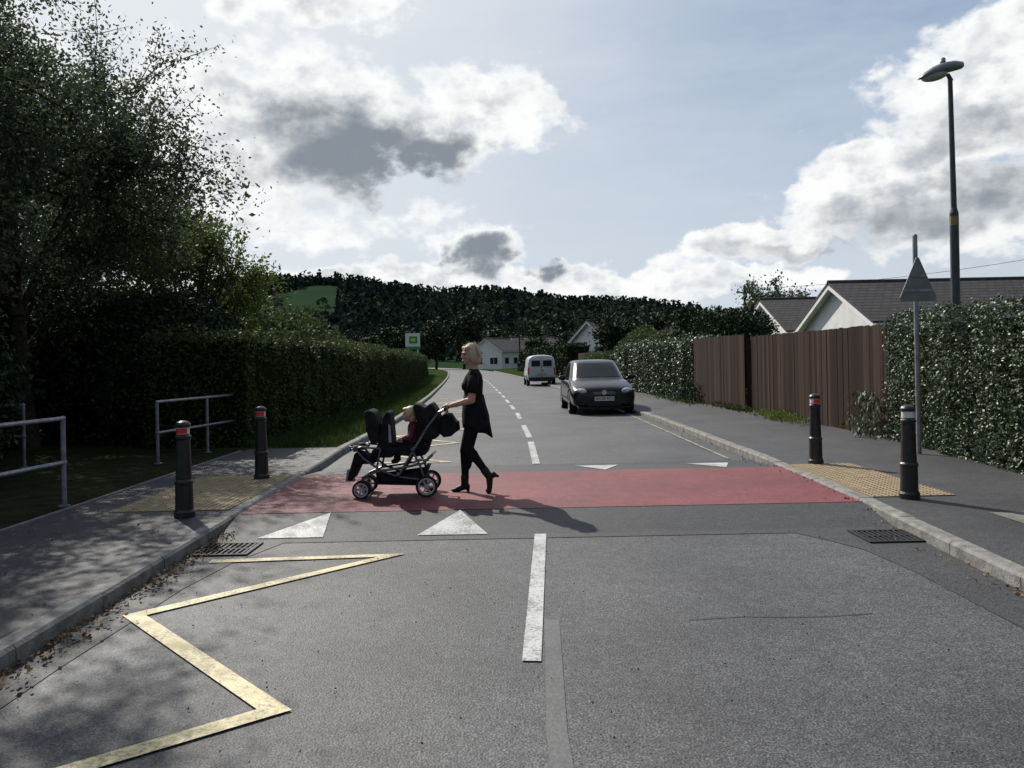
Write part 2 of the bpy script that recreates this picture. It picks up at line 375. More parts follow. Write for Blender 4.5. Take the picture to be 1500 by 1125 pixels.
hedge('variegated_hedge',[(5.45,3.0),(5.72,8.8),(6.1,13.0)],1.0,2.05,62000,.042,leafV_m,seed=3,rough=.07,lumps=2.2)
hedge('variegated_hedge',[(5.75,24.6),(5.3,30),(4.75,37)],1.3,2.05,18000,.075,leafV_m,seed=5,rough=.16)
hedge('clipped_hedge',[(-4.55,13.8),(-4.75,22),(-5.3,36),(-6.3,52),(-8.0,72),(-9.6,90)],-1.8,2.1,80000,.07,leafH_m,seed=9,rough=.18,lumps=1.2)
hedge('garden_hedge',[(4.5,66),(2.9,84),(.9,104)],2.0,2.7,9000,.22,leafB_m,seed=11,rough=.3)
hedge('garden_hedge',[(4.6,38),(4.7,46),(4.9,54)],1.4,1.7,7000,.12,leafH_m,seed=12,rough=.25)

def tree(name,base,cc,cr,nleaf,ls,seed,trunk_r=.16,limbs=14,subs=7,mat=leafT_m,spread=.33,twigs=True,limb_r=.05,blobs=0):
    r=np.random.default_rng(seed); e=empty(name); b=MB()
    base=np.array(base,float); cc=np.array(cc,float); cr=np.array(cr,float)
    top=cc+np.array([0,0,cr[2]*.35])
    npt=5; tr_=[base+(top-base)*i/npt+np.r_[r.normal(0,.12,2),0]*(0<i) for i in range(npt+1)]
    for i in range(npt): b.cyl(tr_[i],tr_[i+1],trunk_r*(1-.8*i/npt),trunk_r*(1-.8*(i+1)/npt),9,cap=False)
    cl=[];wt=[]
    for k in range(limbs):
        d=r.normal(size=3); d/=np.linalg.norm(d); d[2]=abs(d[2])*.9-.25 if k%3 else d[2]
        tgt=cc+d*cr*r.uniform(.75,1.02)
        s=r.uniform(.25,.95); j=min(int(s*npt),npt-1); st=tr_[j]+(tr_[j+1]-tr_[j])*(s*npt-j)
        mid=(st+tgt)/2+np.array([0,0,.12*np.linalg.norm(tgt-st)])+r.normal(0,.15,3)
        pts=[st,(st+mid)/2+r.normal(0,.05,3),mid,(mid+tgt)/2+r.normal(0,.1,3),tgt]
        for i in range(4): b.cyl(pts[i],pts[i+1],limb_r*(1-.22*i),limb_r*(1-.22*(i+1)),6,cap=False)
        for q in range(subs):
            a=r.uniform(.3,1)*4; i=min(int(a),3); p=pts[i]+(pts[i+1]-pts[i])*(a-i)
            dd=r.normal(size=3); dd/=np.linalg.norm(dd); dd=dd+(p-cc)/np.linalg.norm(p-cc)*.7; dd/=np.linalg.norm(dd)
            ln=r.uniform(.35,1.0)*min(cr)*.33
            q1=p+dd*ln*.5+r.normal(0,.05,3); q2=p+dd*ln+np.array([0,0,.1])
            b.cyl(p,q1,limb_r*.35,limb_r*.25,5,cap=False); b.cyl(q1,q2,limb_r*.25,limb_r*.1,5,cap=False)
            cl+= [p,q1,q2]; wt+=[.6,1,1]
            if twigs:
                for w_ in range(5):
                    t=dd+r.normal(0,.55,3); t/=np.linalg.norm(t); s0=q1 if w_%2 else q2
                    e_=s0+t*ln*r.uniform(.4,1.0); b.cyl(s0,e_,limb_r*.14,limb_r*.06,4,cap=False)
                    cl.append((s0+e_)/2); wt.append(.7); cl.append(e_); wt.append(.3)
    for k in range(blobs):
        d=r.normal(size=3); d/=np.linalg.norm(d); cl.append(cc+d*cr*r.uniform(.1,.8)); wt.append(3)
    b.build('branches',bark_m,e,smooth=True,recalc=False)
    cl=np.array(cl); wt=np.array(wt); wt/=wt.sum()
    idx=r.choice(len(cl),nleaf,p=wt); P=cl[idx]+r.normal(0,1,(nleaf,3))*spread*np.array([1,1,.8])*r.choice([.45,1.0],(nleaf,1),p=[.55,.45])
    leafcloud('crown',P,ls,mat,e)
    return e
tree('tree',(-8.6,14.2,0),(-8.9,14.2,4.9),(3.3,3.4,3.6),90000,.072,21,.2,32,10,spread=.24,blobs=8)
tree('tree',(-8.2,9.4,0),(-8.1,9.3,5.2),(2.8,2.9,3.6),80000,.062,22,.2,28,10,spread=.24,blobs=10)
tree('tree',(-12.5,13,0),(-12.3,13,6.2),(4,3.6,4.8),56000,.12,23,.25,26,9,spread=.4,blobs=14)
tree('tree',(-7.8,19.5,0),(-7.6,19.5,3.4),(2.0,2.2,1.9),16000,.09,24,.1,14,7,mat=leafY_m,spread=.24)
tree('tree',(-13,22,0),(-12,22,4.5),(4.5,4,4.2),30000,.15,25,.2,16,8,spread=.5,blobs=20)
def bush(name,c,r,n,ls,mat,seed,core=True,lumps=.9):
    e=empty(name); rr=np.random.default_rng(seed)
    d=rr.normal(size=(n,3)); d/=np.linalg.norm(d,axis=1)[:,None]; d[:,2]=np.where(d[:,2]<-.5,-d[:,2],d[:,2])
    P=np.array(c)+d*np.array(r)*(1+.22*lump(d*np.array(r),lumps*1.5,seed)[:,None])*rr.uniform(.82,1.05,(n,1))
    P[:,2]=np.maximum(P[:,2],.1)
    leafcloud('leaves',P,ls,mat,e)
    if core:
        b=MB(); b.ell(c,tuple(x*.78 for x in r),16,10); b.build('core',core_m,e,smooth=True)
    return e
bush('bush',(-8.0,16.8,1.1),(2.6,2.0,2.2),15000,.11,leafB_m,31)
bush('bush',(-11.2,14.5,1.2),(2.6,2.0,2.5),12000,.12,leafB_m,32)
bush('bush',(-9.8,11.8,1.0),(2.0,1.8,2.1),12000,.10,leafB_m,33)
bush('bush',(-14,12.5,1.5),(2.5,2.5,3.2),9000,.13,leafB_m,34)
bush('bush',(-7.6,8.4,.9),(1.8,2.4,2.0),12000,.09,leafB_m,35)
bush('bush',(-6.4,15.0,.7),(1.4,1.1,1.5),8000,.09,leafB_m,36)
bush('bush',(-7.4,24,1.2),(2.4,5,2.1),9000,.12,leafH_m,37)
bush('bush',(8.2,29.5,1.6),(1.7,2.0,1.75),9000,.11,leafB_m,41)
bush('bush',(9.4,33.0,1.4),(1.4,1.6,1.5),5000,.12,leafB_m,42)
bush('bush',(6.7,40,1.3),(1.5,3.5,1.7),6000,.13,leafH_m,43)
tree('tree',(16.5,50,0),(16.5,50,4.2),(2.4,2.4,2.4),7000,.2,44,.15,10,6,spread=.4)
tree('tree',(12.2,75,0),(12.2,75,3.9),(2.6,2.6,2.5),9000,.3,45,.2,10,6,mat=leafB_m,spread=.5,blobs=8)
tree('tree',(9.7,72,0),(9.7,72,3.6),(2.2,2.4,2.3),9000,.28,46,.2,10,6,mat=leafB_m,spread=.45,blobs=8)
tree('tree',(15,64,0),(14.6,64,3.2),(2.6,2.6,2.0),6000,.28,47,.2,10,6,mat=leafB_m,spread=.45,blobs=8)
for i,(x,y,h,w) in enumerate([(-9,150,11.5,5.5),(-15,158,10,6),(-22,160,9.5,6),(-29,150,8.5,6),(-2,175,10.5,6),(6,180,10,7),(14,170,8.5,6),(21,165,7.5,6),(11,140,6.5,4),(-37,165,9,7),(30,180,9,8),(5,150,6,3.5),(16,110,5.5,4),(22,120,6,5)]):
    tree('tree',(x,y,0),(x,y,h*.5),(w*.8,w*.8,h*.5),6000,.6,60+i,.3,8,4,mat=leafB_m,spread=.9,twigs=False,limb_r=.12,blobs=16)

n=16000; ys=13.6+rng.power(.7,n)*34; t=rng.uniform(0,1,n)
lx=np.array([Lx(a) for a in ys]); P=np.stack([lx-.14-t*1.75,ys,.1+rng.uniform(.01,.07,n)],1)
leafcloud('grass_verge',P,.13,blade_m,up=(0,0,1.4),ratio=.1)
def weeds(cx,cy,rx,ry,n,h,mat=blade_m,name='weeds'):
    P=np.stack([cx+rng.normal(0,rx,n),cy+rng.normal(0,ry,n),.1+rng.uniform(0,h,n)],1); leafcloud(name,P,.09,mat,up=(0,0,.8),ratio=.35)
weeds(5.75,17.2,.12,.7,500,.18,leafY_m); weeds(5.95,13.4,.12,.25,500,.75,leafV_m); weeds(5.7,21,.1,1.2,350,.15); weeds(5.6,24.2,.2,.25,500,.6,leafB_m)
weeds(5.2,26,.15,2,400,.12)
n=1000; ys=rng.uniform(2,7.2,n); P=np.stack([np.array([Lx(a) for a in ys])+np.abs(rng.normal(0,.10,n))+.01,ys,.016+rng.uniform(0,.012,n)],1)
n2=120; ys2=rng.uniform(2,13,n2); P2=np.stack([rng.uniform(-4.3,-2.75,n2),ys2,np.full(n2,.112)],1)
n3=300; ys3=rng.uniform(3,20,n3); P3=np.stack([np.array([Rx(a) for a in ys3])-np.abs(rng.normal(0,.12,n3))-.01,ys3,np.array([Zt(a) for a in ys3])+.016],1)
PP=np.concatenate([P,P2,P3]); leafcloud('fallen_leaves',PP,.028,brown_m,up=(.0,.9,.05),ratio=.7)
n=500; leafcloud('grit',np.stack([rng.uniform(-2.4,3.1,n),rng.uniform(2,6.8,n),np.full(n,.012)],1),.011,M('grit_stone',(.05,.045,.04),(.24,.21,.16),island=True,rough=.9),ratio=.8)

# ------------------------------------------------------------------ fence
def fence(name,pts,h,board=.115):
    e=empty(name); a=MB(); p=MB()
    for (p0,p1,zt) in pts:
        p0=Vector(p0);p1=Vector(p1); L_=(p1-p0).length; d=(p1-p0).normalized(); n=int(L_/board); ang=math.atan2(d.y,d.x)
        for i in range(n):
            c=p0+d*(board*(i+.5)); a.box((c.x+random.uniform(-.008,.008),c.y,.12+zt/2+random.uniform(-.012,.012)),(board-.014,.018,zt),ang+random.uniform(-.03,.03)+.06)
        k=0
        while k*1.85<L_:
            c=p0+d*k*1.85; p.box((c.x+.09,c.y,.1+zt/2-.05),(.09,.09,zt-.05)); k+=1
        c=(p0+p1)/2
        for z in(.45,1.55): p.box((c.x+.045,c.y,z),(L_,.04,.08),ang)
        p.box((c.x,c.y,.06+.0),(L_,.03,.1),ang)
    a.build('boards',wood_m,e); p.build('posts_and_rails',wood_m,e)
fence('wooden_fence',[((6.2,13.2),(5.95,19.9),1.86),((5.83,20.0),(5.62,24.6),1.92)],1.9)
fence('wooden_fence',[((5.9,55),(5.4,65),1.85)],1.9)

# ------------------------------------------------------------------ bollards
def bollard(x,y,z,red=True,rz=0):
    e=empty('bollard',(x,y,z),rz); a=MB()
    def ring(z,r,n=20): return [(r*math.cos(2*math.pi*i/n),r*math.sin(2*math.pi*i/n),z) for i in range(n)]
    a.loft([ring(0,.095),ring(.05,.095),ring(.07,.082),ring(.30,.078),ring(.315,.084),ring(.335,.084),ring(.35,.072),ring(.72,.062),ring(.735,.072),ring(.755,.072),ring(.765,.06),ring(.775,.058)])
    a.loft([ring(.835,.058),ring(.84,.068),ring(.865,.07),ring(.885,.055),ring(.90,.02)])
    a.build('post',black_m,e,smooth=False,bevel=.004)
    b=MB(); b.loft([ring(.775,.059),ring(.835,.059)]); b.build('reflective_band',[whiterefl_m],e)
    if red:
        c=MB(); vs=[];n=8
        for zz_ in(.78,.83):
            for i in range(n+1):
                t=-math.pi/2-1.0+2.0*i/n; vs.append((.0615*math.cos(t),.0615*math.sin(t),zz_))
        c.add(vs,[(i,i+1,n+2+i,n+1+i) for i in range(n)]); c.build('red_reflector',redrefl_m,e)
bollard(-3.09,7.47,.1); bollard(-3.11,9.84,.1); bollard(3.79,7.67,.1,False); bollard(3.85,10.19,.1,True,.5)

def railing(pts,posts,z=.1):
    e=empty('guard_railing'); a=MB()
    r=.024
    for p in posts: a.cyl((p[0],p[1],z-.05),(p[0],p[1],z+.9),r,r,10); a.ell((p[0],p[1],z+.9),.026,10,6); a.cyl((p[0],p[1],z),(p[0],p[1],z+.012),.06,.06,12); a.ell((p[0],p[1],z+.45),.032,10,6)
    for h in(.9,.45):
        a.tube([(p[0],p[1],z+h) for p in pts],r-.003,8)
    a.build('rails',galv_m,e,smooth=False)
railing([(-4.6,8.16),(-4.78,6.2),(-4.9,4.4)],[(-4.6,8.16),(-4.78,6.2),(-4.9,4.4)])
railing([(-5.17,11.6),(-4.98,13.0),(-4.8,14.4)],[(-5.17,11.6),(-4.98,13.0),(-4.8,14.4)])
railing([(-7.05,11.5),(-8.9,11.2)],[(-7.05,11.5),(-8.9,11.2)])

# ------------------------------------------------------------------ street lamp
e=empty('street_lamp',(7.24,13.0,0)); a=MB()
a.cyl((0,0,0),(0,0,3.75),.068,.068,14).cyl((0,0,3.75),(0,0,3.84),.068,.045,14).cyl((0,0,3.84),(-.02,0,5.95),.045,.036,14)
a.cyl((0,0,5.9),(-.06,0,6.02),.035,.03,10)
a.build('column',M('lamp_column_paint',(.045,.055,.06),(.07,.08,.085),scale=9,rough=.5),e,smooth=False)
b=MB(); b.cyl((0,0,3.55),(0,0,3.7),.0695,.0695,14,False); b.build('band',M('yellow_band',(.26,.21,.09),(.20,.17,.07),scale=20,rough=.6),e)
c=MB()
secs=[]
for (x,zc,hw,hh) in [(.20,6.14,.03,.04),(.17,6.13,.08,.085),(.04,6.11,.12,.12),(-.15,6.075,.14,.125),(-.32,6.03,.15,.10),(-.44,5.985,.13,.065),(-.52,5.95,.06,.02)]:
    secs.append([(x,hw*math.cos(2*math.pi*i/14),zc+hh*math.sin(2*math.pi*i/14)*(1.0 if math.sin(2*math.pi*i/14)>0 else .35)) for i in range(14)])
c.loft(secs); c.cyl((-.13,0,6.18),(-.13,0,6.26),.045,.04,12).ell((-.13,0,6.26),(.04,.04,.03),10,6)
c.build('lantern_housing',M('lantern_grey',(.20,.21,.22),(.27,.28,.29),scale=5,rough=.4),e,smooth=True)
d=MB(); d.ell((-.27,0,5.99),(.22,.12,.08),14,8,R=Matrix.Rotation(math.radians(-12),3,'Y')); d.build('diffuser',M('lamp_bowl',(.35,.36,.36),(.45,.45,.45),scale=4,rough=.25),e,smooth=True)

e=empty('traffic_sign',(5.58,11.0,0)); a=MB(); a.cyl((0,0,0),(0,0,3.1),.032,.032,12); a.ell((0,0,3.1),.033,10,6); a.build('pole',galv_m,e)
b=MB()
def tripl(w,h,z0,y0,y1,inset=.05):
    P=[(-w/2,z0+inset),(-w/2+inset*.5,z0),(w/2-inset*.5,z0),(w/2,z0+inset),(.02,z0+h),(-.02,z0+h)]
    b.prism_xz(P,y0,y1)
tripl(.56,.60,2.2,-.05,-.045+.004); b.build('plate',M('sign_back',(.15,.16,.16),(.20,.21,.21),scale=6,rough=.5),e)
c=MB(); c.box((0,-.055,2.35),(.44,.008,.035)).box((0,-.055,2.55),(.24,.008,.035)); c.cyl((0,0,2.33),(0,0,2.37),.042,.042,12).cyl((0,0,2.53),(0,0,2.57),.042,.042,12); c.build('brackets',galv_m,e)
e.rotation_euler=(0,0,math.radians(10))

# ------------------------------------------------------------------ houses
def house(name,x0,x1,y0,y1,ev,rg,win=True,ov=.35,rot=0,zb=0):
    ym=(y0+y1)/2; e=empty(name,(x0,ym,zb),rot); L_=x1-x0; h=(y1-y0)/2
    w=MB(); w.prism_yz([(-h,0),(h,0),(h,ev),(0,rg),(-h,ev)],0,L_); w.build('walls',render_m,e)
    sl=(rg-ev)/h; r=MB()
    for s in(-1,1):
        P=[(s*0,rg+.06),(s*(h+ov),ev-sl*ov+.06),(s*(h+ov),ev-sl*ov+.16),(s*0,rg+.17)]
        r.prism_yz(P,-ov-.03,L_+ov)
    r.cyl((-ov-.03,0,rg+.14),(L_+ov,0,rg+.14),.1,.1,8); r.build('roof',roof_m,e)
    g_=MB()
    for s in(-1,1):
        P=[(0,rg-.12),(s*(h+ov),ev-sl*ov-.14),(s*(h+ov),ev-sl*ov+.058),(0,rg+.058)]
        g_.prism_yz(P,-ov-.01,-ov+.03); 
        P=[(0,rg+.01),(s*(h+ov),ev-sl*ov+.0),(s*(h+ov),ev-sl*ov+.055),(0,rg+.055)]
        g_.prism_yz(P,-ov+.03,-.002)
        g_.box((L_/2,s*(h+ov+.04),ev-sl*ov+.03),(L_+2*ov,.1,.1))
    g_.build('bargeboards',barge_m,e)
    if win:
        q=MB(); fr=MB()
        for (yc,zc,ww,hh) in [(-h*.5,1.5,1.5,1.1),(h*.5,1.5,1.5,1.1)]:
            fr.box((-.02,yc,zc),(.06,ww+.14,hh+.14)); q.box((-.035,yc-ww*.25,zc),(.05,ww*.46,hh)); q.box((-.035,yc+ww*.25,zc),(.05,ww*.46,hh))
        for xc in np.arange(1.8,L_-1,3.2):
            fr.box((xc,-h-.02,1.5),(1.5,.06,1.2)); q.box((xc,-h-.035,1.5),(1.36,.05,1.06))
        fr.build('window_frames',barge_m,e); q.build('window_glass',glass_m,e)
    return e
house('bungalow',13,26,28.2,35.4,2.62,4.2)
house('bungalow',13,26,37.0,44.2,2.62,4.2)
house('bungalow',7.4,16,72,79,2.9,5.0,rot=math.radians(30))
house('white_house',-4.4,4,134,140,3.3,5.3,rot=math.radians(62))
house('white_house',.2,9,150,158,3.6,5.8,rot=math.radians(20))

e=empty('filling_station_sign',(-9.9,80,0),math.radians(5)); a=MB(); a.box((0,0,3.6),(1.45,.3,1.6)).box((-.5,0,1.4),(.14,.2,2.8)).box((.5,0,1.4),(.14,.2,2.8)); a.build('panel',M('sign_white',(.7,.72,.7),(.75,.77,.75),scale=2,rough=.4),e,bevel=.02)
b=MB(); b.box((0,-.152,2.95),(1.45,.02,.28)).box((.05,-.16,3.75),(.8,.02,.7)); b.build('green_mark',M('sign_green',(.02,.25,.07),(.03,.3,.09),scale=2,rough=.4),e)
b=MB(); b.box((.05,-.172,3.75),(.45,.02,.32)); b.build('yellow_mark',M('sign_yellow',(.6,.6,.1),(.65,.6,.1),scale=2,rough=.4),e)
for (x,y,h) in [(1.1,112,7.0),(17,58,6.6)]:
    e=empty('utility_pole',(x,y,0)); a=MB(); a.cyl((0,0,0),(0,0,h),.14,.1,10).box((0,0,h-.5),(1.2,.1,.1)); 
    for q in(-.5,0,.5): a.cyl((q,0,h-.45),(q,0,h-.28),.04,.03,8)
    a.build('pole',bark_m,e)
a=MB()
pts=[(17+(34-17)*t,58-(58-30)*t,6.3-1.0*math.sin(math.pi*t)*.8+1.2*t) for t in np.linspace(0,1,14)]
a.tube(pts,.012,5); a.build('overhead_wire',blackp_m)

# ------------------------------------------------------------------ hills
HT=[(-1500,30),(-900,45),(-500,58),(-300,58),(-252,59),(-228,66),(-198,62),(-150,62),(-114,55),(-67,52),(-7,50),(29,45),(70,42),(107,37),(143,31),(185,24),(268,19),(500,12),(1500,6)]
hx=np.array([t[0] for t in HT],float); hv=np.array([t[1] for t in HT],float)
def HZ(x,y):
    s=np.clip((y-240)/430,0,1); s=s*s*(3-2*s); b=np.where(y<720,1,np.clip(1-(y-720)/600,0,1))
    return (np.interp(np.where(y>700,x*700/np.maximum(y,1),x),hx,hv)+2.0*np.sin(x*.03+y*.01)+1.5*np.sin(x*.06+2)+3.5*np.sin(x*.018+y*.016))*s*b-.5*(1-s)
xs=np.linspace(-1500,1500,161); ys=np.linspace(230,1300,60); X_,Y_=np.meshgrid(xs,ys); Z_=HZ(X_,Y_); vs=np.stack([X_.ravel(),Y_.ravel(),Z_.ravel()],1).tolist(); nx=len(xs)
fs=[(j*nx+i,j*nx+i+1,(j+1)*nx+i+1,(j+1)*nx+i) for j in range(len(ys)-1) for i in range(nx-1)]
me=bpy.data.meshes.new('hill'); me.from_pydata(vs,[],fs); me.materials.append(M('hill_field',(.020,.040,.022),(.032,.056,.028),scale=.012,rough=1,spec=0)); me.polygons.foreach_set('use_smooth',[True]*len(fs)); o=bpy.data.objects.new('hill',me); COL.objects.link(o)
r=np.random.default_rng(5)
nt_=6500
x=r.uniform(-430,340,nt_); y=np.where(np.arange(nt_)%3>0,r.uniform(290,725,nt_),r.uniform(520,722,nt_))
edge=25*np.sin(x*.06)+14*np.sin(y*.09)
field=((x>-330)&(x+edge*.5<-120)&(y+edge>380)&(y+edge<590))|((x>-230)&(x<-150)&(y+edge*.4>300)&(y+edge*.4<360))
keep=~field|(r.uniform(size=nt_)<.03); x=x[keep];y=y[keep]; nt_=len(x)
con=(r.uniform(size=nt_)<.22)|((np.abs(x+60)<50)&(y>660)); big=r.uniform(size=nt_)<.25
w=np.where(con,r.uniform(2.2,3.8,nt_),np.where(big,r.uniform(5.5,9.5,nt_),r.uniform(3,6,nt_))); h=np.where(con,r.uniform(8,13,nt_),np.where(big,r.uniform(8,13,nt_),r.uniform(5,9,nt_)))
z=HZ(x,y)-1
k=46; th=r.uniform(0,6.283,(nt_,k)); hh=r.uniform(0.1,1,(nt_,k)); rad=r.uniform(.55,1,(nt_,k))
prof=np.where(con[:,None],(1.05-hh)*.9,np.sqrt(np.clip(1-(2*hh-1)**2,0,1)))
PX=x[:,None]+np.cos(th)*rad*w[:,None]*prof; PY=y[:,None]+np.sin(th)*rad*w[:,None]*prof; PZ=z[:,None]+hh*h[:,None]
tone=np.sin(x*.021+1)+np.sin(y*.017+x*.009)+r.normal(0,.9,nt_)
fe=empty('distant_forest')
fmats=[M('hazed_forest_dark',(.022,.034,.034),(.038,.054,.046),island=True,rough=1,spec=0,c3=(.050,.064,.050)),  # aerial haze is mixed into all canopy colours as a pale blue tint
       M('hazed_forest_mid',(.034,.050,.044),(.054,.072,.054),island=True,rough=1,spec=0,c3=(.070,.084,.058)),
       M('hazed_forest_pale',(.048,.064,.046),(.078,.092,.058),island=True,rough=1,spec=0,c3=(.10,.105,.066))]
ti=np.where(tone<0,0,np.where(tone<1.1,1,2)); ti[con]=0
for q in range(3):
    mk=ti==q
    leafcloud('canopy',np.stack([PX[mk].ravel(),PY[mk].ravel(),PZ[mk].ravel()],1),2.3,fmats[q],fe,ratio=.9)

# ------------------------------------------------------------------ wheels
def wheel(mbT,mbR,x,y,z,r,w,side,spokes=7):
    xo=x+side*w/2; xi=x-side*w/2; n=28
    def ring(xx,rr): return [(xx,y+rr*math.cos(2*math.pi*i/n),z+rr*math.sin(2*math.pi*i/n)) for i in range(n)]
    mbT.loft([ring(xi,r*.7),ring(xi,r*.96),ring(xi+side*w*.15,r),ring(xo-side*w*.15,r),ring(xo,r*.96),ring(xo,r*.68)],caps=False)
    mbT.loft([ring(xi+side*.01,r*.7),ring(xo-side*w*.35,r*.66)],caps=True)
    mbR.loft([ring(xo,r*.68),ring(xo-side*.012,r*.62),ring(xo-side*.03,r*.60)],caps=False)
    mbR.cyl((xo-side*.03,y,z),(xo-side*.004,y,z),r*.16,r*.13,12)
    for i in range(spokes):
        t=2*math.pi*i/spokes; c=Vector((xo-side*.02,y+r*.37*math.cos(t),z+r*.37*math.sin(t)))
        mbR.box(c,(.02,r*.52,r*.13),mtx=Matrix.Rotation(t,3,'X'))
def apply_mods(o):
    bpy.context.view_layer.update(); dg=bpy.context.evaluated_depsgraph_get(); me=bpy.data.meshes.new_from_object(o.evaluated_get(dg)); o.modifiers.clear(); o.data=me
def cutbody(o,cuts):
    for c in cuts:
        m=MB(); m.cyl(c[0],c[1],c[2],c[2],28); k=m.build('cut',blackp_m); k.parent=o.parent
        bo=o.modifiers.new('cut','BOOLEAN'); bo.object=k; bo.operation='DIFFERENCE'; bo.solver='EXACT'
        apply_mods(o); bpy.data.objects.remove(k)

# ------------------------------------------------------------------ hatchback
carp=M('black_car_paint',(.005,.006,.008),(.007,.008,.010),scale=3,rough=.25,spec=.4,coat=.25)
chrome=M('chrome',(.5,.5,.52),(.6,.6,.62),scale=3,rough=.2,metal=1)
lens_m=M('headlamp_lens',(.40,.42,.44),(.55,.57,.60),scale=12,rough=.12,spec=.8)
car=empty('parked_car',(2.40,23.35,0),math.radians(1))
b=MB()
S=[(-2.10,[(.56,.24),(.70,.29),(.72,.45),(.70,.58),(.56,.65),(0,.67)]),
(-2.02,[(.70,.20),(.81,.27),(.83,.47),(.80,.64),(.66,.72),(0,.75)]),
(-1.8,[(.74,.19),(.86,.27),(.875,.52),(.85,.71),(.68,.80),(0,.83)]),
(-1.4,[(.74,.19),(.88,.27),(.885,.55),(.87,.78),(.74,.88),(0,.91)]),
(-1.0,[(.76,.19),(.88,.27),(.885,.55),(.872,.83),(.78,.94),(0,.97)]),
(-.4,[(.76,.19),(.88,.27),(.885,.55),(.87,.86),(.80,.93),(0,.94)]),
(1.0,[(.76,.19),(.88,.27),(.885,.55),(.87,.88),(.80,.94),(0,.95)]),
(1.7,[(.76,.19),(.88,.28),(.88,.55),(.86,.90),(.78,.96),(0,.97)]),
(1.98,[(.74,.22),(.84,.30),(.85,.55),(.82,.90),(.72,.96),(0,.97)]),
(2.1,[(.66,.26),(.76,.34),(.78,.55),(.74,.85),(.6,.90),(0,.91)])]
rings=[[( x,y,z) for x,z in h]+[(-x,y,z) for x,z in h[-2::-1]] for y,h in S]
b.loft(rings); body=b.build('body',carp,car,smooth=True,sub=2)
apply_mods(body)
cutbody(body,[((.6,-1.28,.31),(1.1,-1.28,.31),.365),((-.6,-1.28,.31),(-1.1,-1.28,.31),.365),((.6,1.3,.31),(1.1,1.3,.31),.365),((-.6,1.3,.31),(-1.1,1.3,.31),.365)])
b=MB(); n=48
def sr(y0,y1,hw,z,zc=0,pw=5,bow=.12):
    R_=[]
    for i in range(n):
        t=2*math.pi*(i+.5)/n; c,s=math.cos(t),math.sin(t)
        x=hw*math.copysign(abs(c)**(2/pw),c); yy=math.copysign(abs(s)**(2/pw),s)
        y=(y0+y1)/2+yy*(y1-y0)/2
        if yy<0: y+=bow*(x/hw)**2*abs(yy)
        R_.append((x,y,z+zc*(1-(x/hw)**2)))
    return R_
G=[sr(-1.12,2.0,.80,.91),sr(-1.0,1.96,.785,.97),sr(-.55,1.82,.705,1.22),sr(-.27,1.68,.64,1.38),sr(-.12,1.6,.59,1.44),sr(.1,1.45,.48,1.465),sr(.4,1.1,.2,1.48)]
vs=[p for r_ in G for p in r_]; fs=[];mi=[]
for j in range(len(G)-1):
    for i in range(n):
        fs.append((j*n+i,j*n+(i+1)%n,(j+1)*n+(i+1)%n,(j+1)*n+i)); t=2*math.pi*(i+1)/n; c,s=math.cos(t),math.sin(t)
        corner=abs(abs(c)-abs(s))<.22 or abs(s-.1)<.07
        mi.append(1 if (1<=j<=2 and not corner) else 0)
fs.append(tuple(range((len(G)-1)*n,len(G)*n))); mi.append(0)
b.v=vs;b.f=fs;b.m=mi; b.build('cabin',[carp,glass_m],car,smooth=True)
T=MB();Rm=MB()
for (x,y) in [(.78,-1.28),(-.78,-1.28),(.78,1.3),(-.78,1.3)]: wheel(T,Rm,x,y,.31,.31,.2,1 if x>0 else -1)
T.build('tyres',tyre_m,car,smooth=True); Rm.build('rims',M('alloy',(.3,.3,.31),(.4,.4,.41),scale=5,rough=.35,metal=.7),car)
d=MB()
d.box((0,-2.085,.585),(.62,.05,.10)); d.box((0,-2.09,.30),(.9,.06,.12)); d.box((.60,-2.05,.32),(.2,.05,.09),rz=.25); d.box((-.60,-2.05,.32),(.2,.05,.09),rz=-.25)
d.box((0,-2.05,.205),(1.4,.1,.04))
d.build('grille',blackp_m,car,bevel=.01)
d=MB()
for z in(.56,.585,.61): d.box((0,-2.115,z),(.58,.008,.008))
d.cyl((0,-2.10,.60),(0,-2.125,.60),.062,.062,24); d.build('emblem_disc',chrome,car)
d=MB()
for s in(-1,1):
    d.ell((s*.615,-1.965,.625),(.20,.11,.09),16,10,rz=s*.42)
d.build('headlamps',lens_m,car,smooth=True)
d=MB()
for s in(-1,1):
    d.ell((s*.53,-2.04,.62),(.052,.045,.052),12,8); d.ell((s*.67,-2.01,.625),(.046,.045,.046),12,8)
d.build('headlamp_bulbs',chrome,car,smooth=True)
d=MB(); d.box((0,-2.125,.435),(.52,.02,.112)); d.build('number_plate',M('plate_white',(.75,.75,.73),(.7,.7,.68),scale=4,rough=.4),car,bevel=.004)
def text(s,loc,size,mat,parent,rx=90,rz=0):
    cu=bpy.data.curves.new('lettering','FONT'); cu.body=s; cu.size=size; cu.align_x='CENTER'; cu.align_y='CENTER'; cu.extrude=.001; cu.offset=.0015; cu.materials.append(mat)
    o=bpy.data.objects.new('lettering',cu); o.location=loc; o.rotation_euler=(math.radians(rx),0,math.radians(rz)); o.parent=parent; COL.objects.link(o)
text('WC05 FCV',(0,-2.1375,.435),.098,blackp_m,car)
d=MB()
for s in(-1,1):
    d.ell((s*.99,-.62,.98),(.115,.055,.075),14,9); d.cyl((s*.82,-.6,.93),(s*.93,-.6,.96),.03,.025,8)
d.build('door_mirrors',carp,car,smooth=True)
d=MB(); d.cyl((-.5,-1.05,.985),(.05,-1.0,1.0),.008,.008,6).cyl((.1,-1.06,.985),(.6,-.96,1.0),.008,.008,6); d.build('wipers',blackp_m,car)
d=MB()
